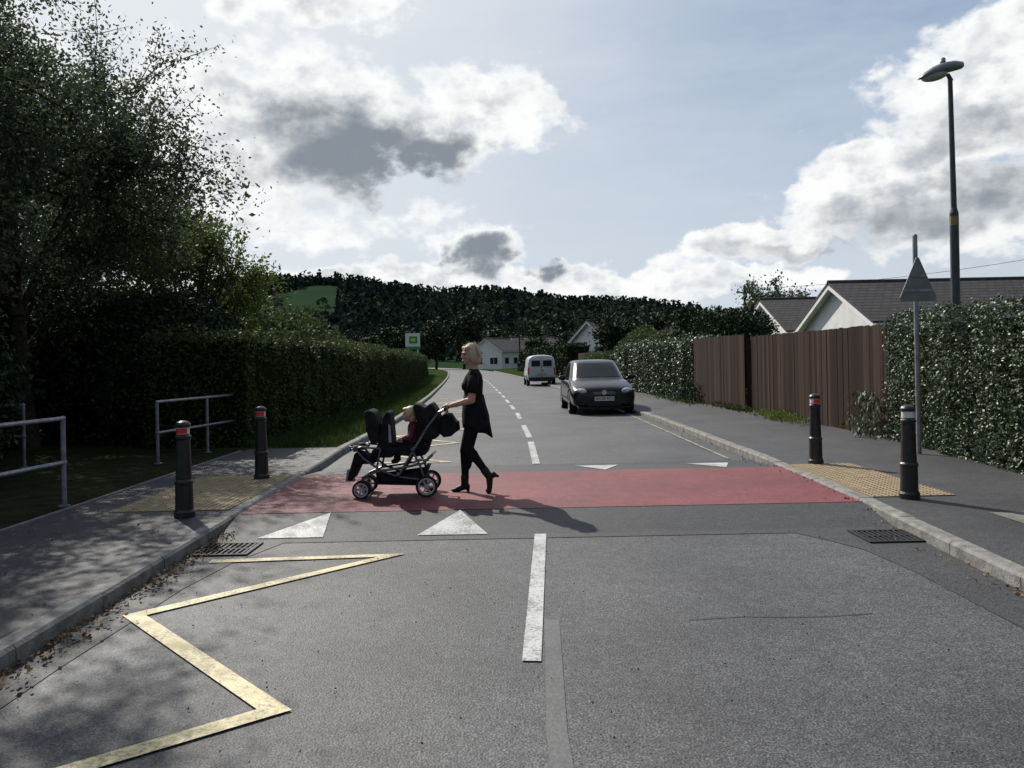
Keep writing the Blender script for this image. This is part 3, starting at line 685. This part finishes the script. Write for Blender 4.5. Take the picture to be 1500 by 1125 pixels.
for s in(-1,1):
    for y in(-.55,.45,1.3): d.box((s*.874,y,.62),(.004,.006,.45))
    d.box((s*.89,-.1,.42),(.012,1.9,.05)); d.box((s*.885,.3,.8),(.02,.16,.025))
d.build('door_seams',blackp_m,car)

# ------------------------------------------------------------------ van (rear view)
vanp=M('silver_white_paint',(.52,.53,.54),(.58,.59,.60),scale=3,rough=.35,spec=.5,coat=.3)
van=empty('parked_van',(1.60,47.8,0),math.radians(2.5)); b=MB()
H=lambda k,top,dx=0:[(.66,.25),(.80-dx,.32),(.835-dx,.62),(.835-dx,.98),(.765-dx,top*.86+.0),(.66-dx,top*.965),(.0,top)]
S=[(-2.05,[(.62,.30),(.74,.36),(.78,.62),(.78,.98),(.71,1.50),(.60,1.68),(0,1.73)]),(-1.97,H(0,1.79,.015)),(-1.7,H(0,1.81)),(.2,H(0,1.82)),(.75,H(0,1.74)),
(1.15,[(.66,.25),(.80,.32),(.83,.62),(.82,.95),(.74,1.25),(.66,1.38),(0,1.42)]),(1.5,[(.66,.25),(.80,.32),(.82,.62),(.80,.92),(.72,1.05),(.6,1.08),(0,1.10)]),
(1.95,[(.64,.25),(.76,.32),(.78,.60),(.74,.78),(.66,.86),(.5,.88),(0,.90)]),(2.08,[(.55,.3),(.64,.35),(.66,.5),(.64,.66),(.55,.7),(.4,.72),(0,.73)])]
rings=[[(x,y,z) for x,z in h]+[(-x,y,z) for x,z in h[-2::-1]] for y,h in S]
b.loft(rings); vb=b.build('body',vanp,van,smooth=True,sub=2); apply_mods(vb)
cutbody(vb,[((.55,-1.25,.31),(1.1,-1.25,.31),.36),((-.55,-1.25,.31),(-1.1,-1.25,.31),.36),((.55,1.35,.31),(1.1,1.35,.31),.36),((-.55,1.35,.31),(-1.1,1.35,.31),.36)])
T=MB();Rm=MB()
for (x,y) in [(.74,-1.25),(-.74,-1.25),(.74,1.35),(-.74,1.35)]: wheel(T,Rm,x,y,.30,.30,.18,1 if x>0 else -1,5)
T.build('tyres',tyre_m,van,smooth=True); Rm.build('rims',M('steel_wheel',(.25,.25,.26),(.35,.35,.36),scale=5,rough=.5),van)
tilt=Matrix.Rotation(math.radians(-5),3,'X')
d=MB()
for s in(-1,1): d.box((s*.33,-2.03,1.30),(.50,.06,.34),mtx=tilt)
for s in(-1,1): d.box((s*.80,.55,1.22),(.03,.75,.36),mtx=Matrix.Rotation(s*math.radians(-10),3,'Y'))
d.build('windows',glass_m,van,bevel=.015)
d=MB(); d.box((0,-2.065,.40),(1.52,.14,.20)); d.box((0,-2.052,1.05),(.012,.02,1.1)); d.box((.06,-2.07,.9),(.10,.03,.03)); d.box((0,-2.07,.58),(1.3,.01,.008))
for s in (-1,1): d.box((s*.845,-.4,.55),(.02,2.6,.06)); d.box((s*.815,.1,1.0),(.01,.008,1.0)); d.ell((s*.95,.95,1.05),(.09,.05,.1),10,8)
d.build('bumper_and_trim',blackp_m,van,bevel=.01)
d=MB()
for s in(-1,1): d.box((s*.735,-1.985,.85),(.09,.08,.40))
d.build('tail_lamps',M('tail_red',(.35,.02,.02),(.45,.04,.03),scale=5,rough=.2),van,bevel=.02)
d=MB(); d.box((-.0,-2.075,.70),(.52,.02,.11)); d.build('number_plate',M('plate_yellow',(.6,.48,.08),(.55,.44,.08),scale=4,rough=.4),van)

# ------------------------------------------------------------------ remeshed figures
def fig(mb,name,mats,fn,parent,vox=.006,it=5):
    o=mb.build(name,mats,parent,recalc=False)
    r_=o.modifiers.new('r','REMESH'); r_.mode='VOXEL'; r_.voxel_size=vox; 
    s=o.modifiers.new('s','SMOOTH'); s.iterations=it; s.factor=.5
    apply_mods(o); me=o.data
    me.materials.clear()
    for m in mats: me.materials.append(m)
    me.polygons.foreach_set('use_smooth',[True]*len(me.polygons))
    me.polygons.foreach_set('material_index',[fn(p.center) for p in me.polygons]); me.update()
    return o
skin=M('skin',(.46,.27,.20),(.52,.32,.24),scale=12,rough=.55)
top_m=M('black_top_fabric',(.010,.010,.012),(.020,.020,.023),scale=18,rough=.95,bump=.5,bscale=22,spec=.1)
leg_m=M('black_leggings',(.008,.008,.010),(.016,.016,.018),scale=20,rough=.85,bump=.3,bscale=14,spec=.15)
boot_m=M('black_boot',(.008,.007,.007),(.016,.015,.014),scale=15,rough=.55)
hair_m=M('blonde_hair',(.34,.25,.15),(.58,.48,.33),scale=30,rough=.5,stretch=(1,1,.15),bump=.6,bscale=60)
eye_m=M('eye_dark',(.02,.015,.01),(.03,.02,.015),scale=5,rough=.2)
lip_m=M('lips',(.38,.12,.11),(.42,.15,.13),scale=5,rough=.4)
Y0=8.6
wo=empty('woman'); b=MB()
def er(x,z,rx,ry,tilt=0,n=24): return [(x+rx*math.cos(2*math.pi*i/n),Y0+ry*math.sin(2*math.pi*i/n),z+tilt*math.cos(2*math.pi*i/n)) for i in range(n)]
b.loft([er(-.415,.82,.10,.13),er(-.41,.87,.125,.16),er(-.41,.94,.125,.17),er(-.415,1.02,.11,.155),er(-.42,1.11,.095,.13),er(-.425,1.20,.105,.14),er(-.425,1.28,.11,.155),er(-.415,1.345,.09,.165),er(-.41,1.385,.065,.12),er(-.41,1.41,.05,.06)])
for s in(-1,1):
    b.ell((-.495,Y0+s*.07,1.235),(.052,.065,.06)); b.ell((-.41,Y0+s*.155,1.345),(.06,.055,.055)); b.ell((-.36,Y0+s*.075,.90),(.09,.085,.095))
b.cap((-.405,Y0,1.37),(-.432,Y0,1.50),.056,.05)
fh=(-.42,Y0+.085,.90); fk=(-.53,Y0+.075,.53); fa=(-.535,Y0+.07,.18)
rh=(-.42,Y0-.085,.90); rk=(-.485,Y0-.08,.575); ra=(-.285,Y0-.08,.295)
b.cap(fh,fk,.092,.058).cap(fk,fa,.055,.036); b.ell((-.505,Y0+.073,.42),(.052,.05,.10))
b.cap(rh,rk,.092,.058).cap(rk,ra,.055,.036); b.ell((-.43,Y0-.08,.49),(.055,.05,.07))
arms=[]
for s,yh in((-1,Y0-.16),(1,Y0+.16)):
    sh=Vector((-.41,Y0+s*.18,1.345)); elb=Vector((-.435,Y0+s*.215,1.09)); wr=Vector((-.655,yh,1.035))
    b.cap(sh,elb,.052,.040); b.cap(elb,wr,.040,.025); b.ell(elb*.7+wr*.3,(.045,.038,.038)); arms.append((elb,wr,sh))
    b.ell((-.693,yh,1.035),(.045,.040,.017)); 
    for k in range(4):
        yy=yh-.030+.020*k; ln=[.9,1,.97,.8][k]
        p=[(-.715,yy,1.038),(-.715-.026*ln,yy,1.026),(-.715-.032*ln,yy,1.0),(-.712-.014*ln,yy,.978)]
        for q in range(3): b.cap(p[q],p[q+1],.0088,.0082,8)
    ty=yh-s*.040
    b.cap((-.675,ty+s*.012,1.03),(-.69,ty,1.005),.012,.010,8); b.cap((-.69,ty,1.005),(-.712,ty,.985),.010,.0085,8)
HC=Vector((-.452,Y0,1.575)); Rh=Matrix.Rotation(math.radians(26),3,'Z')@Matrix.Rotation(math.radians(-4),3,'Y')
def hp(x,y,z): return HC+Rh@Vector((x,y,z))
b.ell(hp(.012,0,.025),(.092,.073,.088),R=Rh); b.ell(hp(-.026,0,-.03),(.062,.060,.078),R=Rh); b.ell(hp(-.052,0,-.085),(.026,.030,.020),R=Rh)
b.cap(hp(-.080,0,.003),hp(-.096,0,-.027),.009,.012,8); b.ell(hp(-.084,0,-.060),(.010,.021,.009),R=Rh); b.ell(hp(-.068,0,.022),(.022,.05,.012),R=Rh)
for s in(-1,1):
    b.ell(hp(-.060,s*.034,-.025),(.024,.022,.022),R=Rh); b.ell(hp(.012,s*.073,-.012),(.018,.01,.03),R=Rh)
def wfn(c):
    z=c.z
    if z>1.415 and abs(c.y-Y0)<.15: return 0
    for e_,w_,s_ in arms:
        d=(w_-e_); t=(c-e_).dot(d)/d.length_squared
        if c.x<-.60 and z>.95: return 0
        if -.3<t<1.4 and z<1.16:
            q=e_+d*max(0,min(1,t))
            if (c-q).length<(.085 if abs(c.y-Y0)>.168 else .05): return 0
        d2=s_-e_; t=(c-e_).dot(d2)/d2.length_squared
        if -.3<=t<.30 and (c-(e_+d2*max(t,0))).length<.07 and abs(c.y-Y0)>.155: return 0
    if z>.86: return 1
    return 2
fig(b,'body',[skin,top_m,leg_m],wfn,wo,.0055,4)
b=MB(); n=36; rr=[]
for j,(z,rx,ry,xc) in enumerate([(1.14,.108,.142,-.42),(1.02,.128,.172,-.415),(.92,.145,.188,-.405),(.84,.15,.19,-.40),(.76,.155,.19,-.395)]):
    R_=[]
    for i in range(n):
        t=2*math.pi*i/n; dz=0
        if j==4: dz=-.075*max(0,math.cos(t))**1.2+.045*max(0,-math.cos(t))+.012*math.sin(5*t)
        wv=1+.035*math.sin(6*t+j)*(j/4)
        R_.append((xc+rx*wv*math.cos(t)+(.02*max(0,math.cos(t)) if j==4 else 0),Y0+ry*wv*math.sin(t),z+dz))
    rr.append(R_)
b.loft(rr,caps=False); o=b.build('tunic_hem',top_m,wo,smooth=True); sd=o.modifiers.new('so','SOLIDIFY'); sd.thickness=.006
b=MB()
for e_,w_,s_ in arms: b.cyl(s_,e_+(s_-e_)*.28,.060,.056,16,cap=False)
o=b.build('sleeves',top_m,wo,smooth=True); sd=o.modifiers.new('so','SOLIDIFY'); sd.thickness=.005
b=MB()
b.cap((-.536,Y0+.07,.25),(-.54,Y0+.07,.17),.046,.041).cap((-.53,Y0+.07,.15),(-.62,Y0+.068,.115),.040,.031); b.ell((-.645,Y0+.066,.108),(.045,.033,.022)); b.cap((-.51,Y0+.07,.15),(-.505,Y0+.07,.10),.028,.018)
b.cap((-.315,Y0-.08,.335),(-.275,Y0-.08,.275),.046,.041).cap((-.265,Y0-.08,.27),(-.265,Y0-.08,.15),.040,.030); b.ell((-.275,Y0-.08,.118),(.034,.034,.034)); b.ell((-.225,Y0-.08,.285),(.035,.032,.035)); b.cap((-.21,Y0-.08,.285),(-.175,Y0-.08,.268),.022,.014)
fig(b,'boots',[boot_m],lambda c:0,wo,.005,3)
b=MB()
b.ell(hp(.028,0,.040),(.094,.086,.084),R=Rh); b.ell(hp(.06,0,-.02),(.062,.082,.095),R=Rh)
for s in(-1,1): b.ell(hp(.022,s*.068,-.02),(.055,.024,.09),R=Rh); b.ell(hp(-.030,s*.045,.068),(.042,.032,.028),R=Rh); b.ell(hp(.05,s*.05,-.075),(.05,.035,.05),R=Rh)
rr_=np.random.default_rng(3)
for k in range(110):
    d=rr_.normal(size=3); d/=np.linalg.norm(d); d[0]=abs(d[0])*.9-.1; 
    p=hp(.035+d[0]*.083,d[1]*.086,.015+d[2]*.088); q=p+Vector((rr_.uniform(-.01,.05),rr_.normal()*.010,-rr_.uniform(.01,.06))); b.cap(p,q,.009,.0045,6)
fig(b,'hair',[hair_m],lambda c:0,wo,.005,1)
b=MB()
for k in range(80):
    t=rr_.uniform(-1,1); p=hp(rr_.uniform(-.04,.08),t*.05,.10+rr_.uniform(-.01,.015)); q=p+Vector((rr_.uniform(-.05,.06),rr_.normal()*.02,rr_.uniform(.0,.03))); b.cyl(p,q,.0018,.0008,4)
    p=hp(rr_.uniform(.02,.1),rr_.choice([-1,1])*.06,-.08); q=p+Vector((rr_.uniform(-.01,.05),0,-rr_.uniform(.01,.05))); b.cyl(p,q,.002,.0008,4)
b.build('hair_wisps',hair_m,wo)
b=MB(); 
for s in(-1,1): b.ell(hp(-.077,s*.032,.001),(.009,.012,.006),R=Rh)
b.build('eyes',eye_m,wo,smooth=True); b=MB(); b.ell(hp(-.092,0,-.061),(.005,.017,.005),R=Rh); b.build('lips',lip_m,wo,smooth=True)
b=MB()
for s in(-1,1): b.cap(hp(-.086,s*.018,.022),hp(-.077,s*.048,.020),.0035,.0025,6)
b.build('eyebrows',M('brow',(.2,.14,.08),(.25,.17,.1),scale=5,rough=.8),wo,smooth=True)

# ------------------------------------------------------------------ tandem pushchair
pc=empty('tandem_pushchair'); YN,YF=8.36,8.80; YC=(YN+YF)/2
fab=M('black_pushchair_fabric',(.010,.010,.013),(.022,.022,.026),scale=12,rough=.9,bump=.6,bscale=16,spec=.15)
frm=M('pushchair_frame',(.10,.10,.11),(.16,.16,.17),scale=9,rough=.35,metal=.7)
whl=M('wheel_grey',(.35,.35,.36),(.45,.45,.46),scale=9,rough=.4)
gy=M('grey_lining',(.28,.28,.29),(.36,.36,.37),scale=12,rough=.9)
T=MB();W=MB()
for (x,rad) in((-1.60,.095),(-.92,.115)):
    for y in(YN,YF):
        for off in ((-.03,.03) if x<-1.5 else (0,)):
            yy=y+off; n=26
            def ring(ya,rr): return [(x+rr*math.cos(2*math.pi*i/n),ya,.084+rad+rr*math.sin(2*math.pi*i/n)) for i in range(n)]
            T.loft([ring(yy-.014,rad*.78),ring(yy-.017,rad*.93),ring(yy-.008,rad),ring(yy+.008,rad),ring(yy+.017,rad*.93),ring(yy+.014,rad*.78)],caps=False)
            W.loft([ring(yy-.014,rad*.79),ring(yy-.014,rad*.64),ring(yy+.014,rad*.64),ring(yy+.014,rad*.79)],caps=False)
            W.cyl((x,yy-.02,.084+rad),(x,yy+.02,.084+rad),rad*.22,rad*.22,12)
            for i in range(6):
                t=2*math.pi*i/6; W.box((x+rad*.43*math.cos(t),yy,.084+rad+rad*.43*math.sin(t)),(rad*.5,.018,rad*.13),mtx=Matrix.Rotation(-t,3,'Y'))
    T.cyl((x,YN,.084+rad),(x,YF,.084+rad),.012,.012,8)
T.build('tyres',tyre_m,pc,smooth=False); W.build('wheels',whl,pc)
F=MB()
for y in(YN+.03,YF-.03):
    F.tube([(-1.60,y,.20),(-1.59,y,.30),(-1.45,y,.36),(-1.15,y,.40),(-.95,y,.44),(-.86,y,.52)],.013)
    F.tube([(-1.66,y,.60),(-1.58,y,.50),(-1.40,y,.37),(-1.22,y,.30),(-1.0,y,.27),(-.92,y,.20)],.013)
    F.tube([(-1.22,y,.30),(-1.05,y,.58),(-.90,y,.82),(-.78,y,.97),(-.72,y,1.0)],.014)
    F.tube([(-.92,y,.20),(-.99,y,.42),(-1.08,y,.60)],.013)
    F.tube([(-1.45,y,.36),(-1.40,y,.60)],.011); F.tube([(-1.40,y,.60),(-1.60,y,.62),(-1.70,y,.60)],.011)
    F.ell((-1.22,y,.32),.03,10,8); F.ell((-1.06,y,.58),.028,10,8)
for (x,z) in((-1.59,.30),(-.86,.52),(-.92,.235),(-1.22,.30)): F.cyl((x,YN+.03,z),(x,YF-.03,z),.011,.011,8)
F.build('frame',frm,pc,smooth=False)
H_=MB(); H_.cyl((-.717,YN+.02,1.003),(-.717,YF-.02,1.003),.015,.015,12); H_.build('handlebar',blackp_m,pc)
A=MB()
y0,y1=YN+.055,YF-.055
A.prism_xz([(-1.52,.50),(-1.28,.50),(-1.275,.62),(-1.30,.97),(-1.335,.995),(-1.38,.93),(-1.44,.62),(-1.50,.58)],y0,y1)
A.prism_xz([(-1.57,.985),(-1.53,1.012),(-1.47,.985),(-1.41,.86),(-1.42,.66),(-1.50,.64),(-1.555,.80)],y0-.02,y1+.02)
A.prism_xz([(-1.68,.56),(-1.48,.50),(-1.46,.44),(-1.63,.44),(-1.72,.26),(-1.77,.27)],y0,y1)
A.prism_xz([(-1.34,.54),(-1.02,.50),(-.98,.60),(-1.02,.64),(-1.30,.60)],y0,y1)
A.prism_xz([(-1.06,.50),(-.93,.52),(-.80,.90),(-.83,1.0),(-.90,.97),(-1.02,.66)],y0,y1)
A.build('seats',fab,pc,bevel=.02)
A=MB()
A.prism_xz([(-1.06,1.035),(-1.03,1.07),(-.98,1.05),(-.93,1.02),(-.86,1.075),(-.81,1.0),(-.77,.88),(-.80,.70),(-.93,.66),(-1.0,.74),(-1.02,.90)],y0-.03,y1+.03)
A.build('rear_canopy',fab,pc,bevel=.03)
A=MB(); A.prism_xz([(-.79,.90),(-.73,.95),(-.66,.94),(-.61,.86),(-.60,.76),(-.66,.71),(-.74,.70),(-.80,.76)],YC-.13,YC+.13); A.prism_xz([(-.64,.88),(-.585,.86),(-.575,.77),(-.63,.74)],YC-.10,YC+.08); A.tube([(-.717,YC-.1,1.0),(-.70,YC-.1,.9)],.008); A.tube([(-.717,YC+.1,1.0),(-.70,YC+.1,.9)],.008); A.build('hanging_bag',fab,pc,bevel=.025)
A=MB(); A.prism_xz([(-1.46,.34),(-1.44,.22),(-.98,.20),(-.90,.40),(-.94,.40),(-1.02,.23),(-1.40,.25),(-1.42,.34)],y0,y1); A.prism_xz([(-1.44,.30),(-1.42,.24),(-1.0,.225),(-.94,.36)],y0,y0+.006); A.prism_xz([(-1.44,.30),(-1.42,.24),(-1.0,.225),(-.94,.36)],y1-.006,y1); A.build('storage_basket',fab,pc)
A=MB(); 
rg=[(-1.66+.095*math.cos(t),YC+.19*math.sin(t),.615) for t in np.linspace(0,2*math.pi,20)]
A.tube(rg,.014); A.box((-1.65,YC,.60),(.15,.36,.02)); 
for s in(-.12,.12): A.cyl((-1.66,YC+s,.57),(-1.66,YC+s,.635),.04,.045,12)
A.build('front_tray',blackp_m,pc,bevel=.004)
A=MB(); A.prism_xz([(-1.315,.66),(-1.285,.66),(-1.295,.84),(-1.315,.86)],y0-.004,y0+.10); A.prism_xz([(-1.79,.25),(-1.70,.25),(-1.71,.30),(-1.74,.38),(-1.77,.38)],YN+.10,YN+.2); A.tube([(-1.06,y0-.02,.45),(-1.0,y0-.02,.48),(-.90,y0-.02,.47)],.012); A.build('lining',gy,pc)

ch=empty('child'); b=MB(); cy=YC-.02
b.cap((-1.05,cy,.66),(-1.06,cy,.80),.085,.075); b.ell((-1.06,cy,.815),(.06,.095,.045)); b.cap((-1.06,cy,.84),(-1.085,cy,.88),.036,.034)
hc=Vector((-1.105,cy,.945)); b.ell(hc,(.078,.068,.08)); b.ell(hc+Vector((-.03,0,-.035)),(.048,.05,.045)); b.ell(hc+Vector((-.08,0,-.015)),(.012,.011,.011)); b.ell(hc+Vector((-.066,0,-.043)),(.012,.02,.008))
for s in(-1,1):
    b.ell(hc+Vector((-.045,s*.032,-.03)),(.026,.022,.024)); b.ell(hc+Vector((.008,s*.068,-.01)),(.014,.008,.02))
    b.cap((-1.06,cy+s*.09,.80),(-1.09,cy+s*.115,.71),.034,.028); b.cap((-1.09,cy+s*.115,.71),(-1.175,cy+s*.09,.69),.027,.020)
    b.ell((-1.20,cy+s*.088,.69),(.024,.018,.012))
    for k in range(4): b.cap((-1.213,cy+s*.088-.014+.009*k,.692),(-1.234,cy+s*.088-.014+.009*k,.678),.0055,.005,6)
    b.cap((-1.195,cy+s*.070,.69),(-1.212,cy+s*.064,.684),.006,.005,6)
    b.cap((-1.06,cy+s*.05,.645),(-1.22,cy+s*.065,.635),.052,.042); b.cap((-1.22,cy+s*.065,.635),(-1.25,cy+s*.06,.49),.040,.030); b.cap((-1.245,cy+s*.06,.46),(-1.285,cy+s*.06,.45),.028,.024)
mar=M('maroon_fabric',(.09,.02,.028),(.13,.028,.04),scale=14,rough=.9,bump=.4,bscale=25)
def cfn(c):
    if c.z>.868 : return 0
    if c.x<-1.18 and c.z>.66 and c.z<.71 and abs(c.y-cy)>.045: return 0
    if c.z<.67 and not(c.x>-1.1 and c.z>.66): return 2 if c.z>.475 else 3
    return 1
fig(b,'body',[skin,mar,leg_m,boot_m],cfn,ch,.0048,3)
b=MB(); b.ell(hc+Vector((.014,0,.018)),(.080,.075,.076)); b.ell(hc+Vector((.03,0,-.02)),(.055,.07,.065)); b.ell(hc+Vector((-.035,0,.055)),(.045,.05,.024))
for k in range(40):
    d=rr_.normal(size=3); d/=np.linalg.norm(d); d[0]=abs(d[0])*.8; d[2]=abs(d[2])*.9-.2; p=hc+Vector((.012+d[0]*.07,d[1]*.07,.01+d[2]*.075)); b.cap(p,p+Vector((.012,0,-.02)),.007,.004,6)
fig(b,'hair',[M('light_blond_hair',(.45,.33,.17),(.65,.52,.32),scale=40,rough=.5)],lambda c:0,ch,.0048,2)
b=MB()
for s in(-1,1): b.ell(hc+Vector((-.071,s*.026,.0)),(.006,.009,.006))
b.build('eyes',eye_m,ch,smooth=True)

# ------------------------------------------------------------------ light, sky
AZ=math.radians(-33); EL=math.radians(40)
sd=Vector((math.sin(AZ)*math.cos(EL),math.cos(AZ)*math.cos(EL),math.sin(EL)))
sl=bpy.data.lights.new('sun','SUN'); sl.energy=5.0; sl.angle=math.radians(.53); sl.color=(1,.95,.87)
so=bpy.data.objects.new('sun',sl); so.rotation_euler=sd.to_track_quat('Z','Y').to_euler(); so.location=(0,0,30); COL.objects.link(so)
w=bpy.data.worlds.new('World'); scene.world=w; w.use_nodes=True; nt=w.node_tree; N=nt.nodes; L=nt.links; bg=N['Background']
sky=N.new('ShaderNodeTexSky'); sky.sky_type='NISHITA'; sky.sun_disc=False; sky.sun_elevation=EL; sky.sun_rotation=AZ; sky.air_density=1.0; sky.dust_density=1.2
tc=N.new('ShaderNodeTexCoord'); sep=N.new('ShaderNodeSeparateXYZ'); L.new(tc.outputs['Generated'],sep.inputs[0])
def mth(op,a,b_=None,c_=None,cl=False):
    x=N.new('ShaderNodeMath'); x.operation=op; x.use_clamp=cl
    for i,v in enumerate((a,b_,c_)):
        if v is None: continue
        if isinstance(v,(int,float)): x.inputs[i].default_value=v
        else: L.new(v,x.inputs[i])
    return x.outputs[0]
az=mth('ARCTAN2',sep.outputs[0],sep.outputs[1]); elv=mth('ARCSINE',sep.outputs[2])
azd=mth('MULTIPLY',az,57.2958); eld=mth('MULTIPLY',elv,57.2958)
cmb=N.new('ShaderNodeCombineXYZ'); L.new(azd,cmb.inputs[0]); L.new(eld,cmb.inputs[1])
def noise(vec,scale,detail=8,rough=.55,stretch=(1,1,1),loc=(0,0,0)):
    mp=N.new('ShaderNodeMapping'); mp.inputs['Scale'].default_value=stretch; mp.inputs['Location'].default_value=loc; L.new(vec,mp.inputs[0])
    n_=N.new('ShaderNodeTexNoise'); n_.inputs['Scale'].default_value=scale; n_.inputs['Detail'].default_value=detail; n_.inputs['Roughness'].default_value=rough; L.new(mp.outputs[0],n_.inputs['Vector']); return n_
def mrange(v,a,b_,c_=0,d_=1,smooth=True):
    m=N.new('ShaderNodeMapRange'); m.interpolation_type='SMOOTHSTEP' if smooth else 'LINEAR'
    for i,x in zip((1,2,3,4),(a,b_,c_,d_)): m.inputs[i].default_value=x
    L.new(v,m.inputs[0]); return m.outputs[0]
wn=noise(cmb.outputs[0],.22,5,.55,(1,1.3,1))
vs_=N.new('ShaderNodeVectorMath'); vs_.operation='SUBTRACT'; L.new(wn.outputs['Color'],vs_.inputs[0]); vs_.inputs[1].default_value=(.5,.5,.5)
vm=N.new('ShaderNodeVectorMath'); vm.operation='MULTIPLY_ADD'; L.new(vs_.outputs[0],vm.inputs[0]); vm.inputs[1].default_value=(10,6,0); L.new(cmb.outputs[0],vm.inputs[2])
P=vm.outputs[0]
def blob(a,e_,ra,re,rot=0,amp=1):
    mp=N.new('ShaderNodeMapping'); mp.vector_type='TEXTURE'; mp.inputs['Location'].default_value=(a,e_,0); mp.inputs['Rotation'].default_value=(0,0,math.radians(rot)); mp.inputs['Scale'].default_value=(ra,re,1); L.new(P,mp.inputs[0])
    ln=N.new('ShaderNodeVectorMath'); ln.operation='LENGTH'; L.new(mp.outputs[0],ln.inputs[0])
    return mrange(ln.outputs['Value'],1.5,.3,0,amp)
def union(bl):
    x=bl[0]
    for y in bl[1:]: x=mth('MAXIMUM',x,y)
    return x
cl=union([blob(-14.5,15.8,8.5,6.0),blob(-3,17.0,7,3.6,8),blob(-21,14,6,7),blob(-14,24,7,2.5),blob(-2.1,8.0,3.4,2.4),blob(-9,6.0,9,1.6),blob(5,5.4,8,1.7),blob(9,4,7,1.2),
   blob(31,15.5,7.5,5.0,18),blob(24.5,11.0,7.5,2.8,20),blob(17.5,7.8,8,1.5,12),blob(31,8.5,8,2.8),blob(15,5.0,9,1.3,5),blob(44,14,10,7),blob(-40,18,10,8),blob(60,9,14,5),blob(-60,12,12,5),blob(-12,10,14,2,0,.6)])
dk=union([blob(-11.5,14.6,7.0,3.3),blob(-6,14.4,4,2.0),blob(-2.2,7.5,2.6,1.6),blob(2.2,7.0,1.6,1.0),blob(28.5,9.2,8,2.0,5,.7),blob(22,7.3,1.8,1.0,0,.8),blob(-13.5,25.5,5,1.8,0,.5),blob(30,13.0,6,1.4,10,.55),blob(-12,6.0,4,1.0,0,.5),blob(19,7.4,6,.9,12,.5),blob(40,9,8,2,0,.7)])
fn_=noise(cmb.outputs[0],.42,7,.56,(1,1.5,1),(3,7,1))
D=mrange(mth('ADD',cl,mth('MULTIPLY',mth('SUBTRACT',fn_.outputs['Fac'],.5),1.6)),.28,.74)
K=mrange(mth('ADD',dk,mth('MULTIPLY',mth('SUBTRACT',fn_.outputs['Fac'],.5),.8)),.15,1.0)
def mix(fac,a,b_,mode='MIX'):
    m=N.new('ShaderNodeMix'); m.data_type='RGBA'; m.blend_type=mode
    if isinstance(fac,(int,float)): m.inputs[0].default_value=fac
    else: L.new(fac,m.inputs[0])
    for i,v in((6,a),(7,b_)):
        if isinstance(v,tuple): m.inputs[i].default_value=(*v,1)
        else: L.new(v,m.inputs[i])
    return m.outputs[2]
dotn=N.new('ShaderNodeVectorMath'); dotn.operation='DOT_PRODUCT'; L.new(tc.outputs['Generated'],dotn.inputs[0]); dotn.inputs[1].default_value=tuple(sd)
glow=mrange(dotn.outputs['Value'],.60,1.0)
hzf=mrange(eld,22,0,0,.9,False)
ci=noise(cmb.outputs[0],.12,4,.6,(.6,2.2,1),(5,2,0))
cir=mrange(ci.outputs['Fac'],.42,.72,0,.5,False)
skyc=mix(.75,sky.outputs[0],(3.5,4.5,6.1))
skyc=mix(cir,skyc,(5.8,6.4,7.4))
skyc=mix(hzf,skyc,(7.0,7.6,8.2))
skyc=mix(mth('MULTIPLY',glow,.8),skyc,(8.8,9.0,9.1))
shade=noise(cmb.outputs[0],.38,5,.55,(1,1.4,1),(0,2,5))
cw=mix(mrange(shade.outputs['Fac'],.36,.60),(6.4,6.7,7.1),(9.8,9.9,9.8))
edge=mrange(mth('ADD',cl,mth('MULTIPLY',mth('SUBTRACT',fn_.outputs['Fac'],.5),1.6)),1.15,.5,0,.8)
cw=mix(edge,cw,(9.9,10.0,10.0))
cloud=mix(K,cw,(2.5,2.85,3.3))
fin=mix(D,skyc,cloud)
# the half of the sky away from the sun is darker, clear sky
away=mrange(dotn.outputs['Value'],-.35,.55,.42,1.0)
cva=N.new('ShaderNodeCombineColor')
for i in range(3): L.new(away,cva.inputs[i])
fin=mix(1.0,fin,cva.outputs[0],'MULTIPLY')
L.new(fin,bg.inputs['Color']); bg.inputs['Strength'].default_value=.1

# ------------------------------------------------------------------ camera
cd=bpy.data.cameras.new('camera'); cam=bpy.data.objects.new('camera',cd); COL.objects.link(cam)
cd.sensor_width=36; cd.lens=28.08; cd.shift_y=-.023; cd.clip_end=6000; cd.clip_start=.05
cam.matrix_world=Matrix.Translation((0,0,1.5))@Matrix.Rotation(math.radians(90),4,'X')@Matrix.Rotation(math.radians(-1.15),4,'Z')
scene.camera=cam
scene.view_settings.view_transform='Standard'; scene.view_settings.look='None'; scene.view_settings.exposure=0
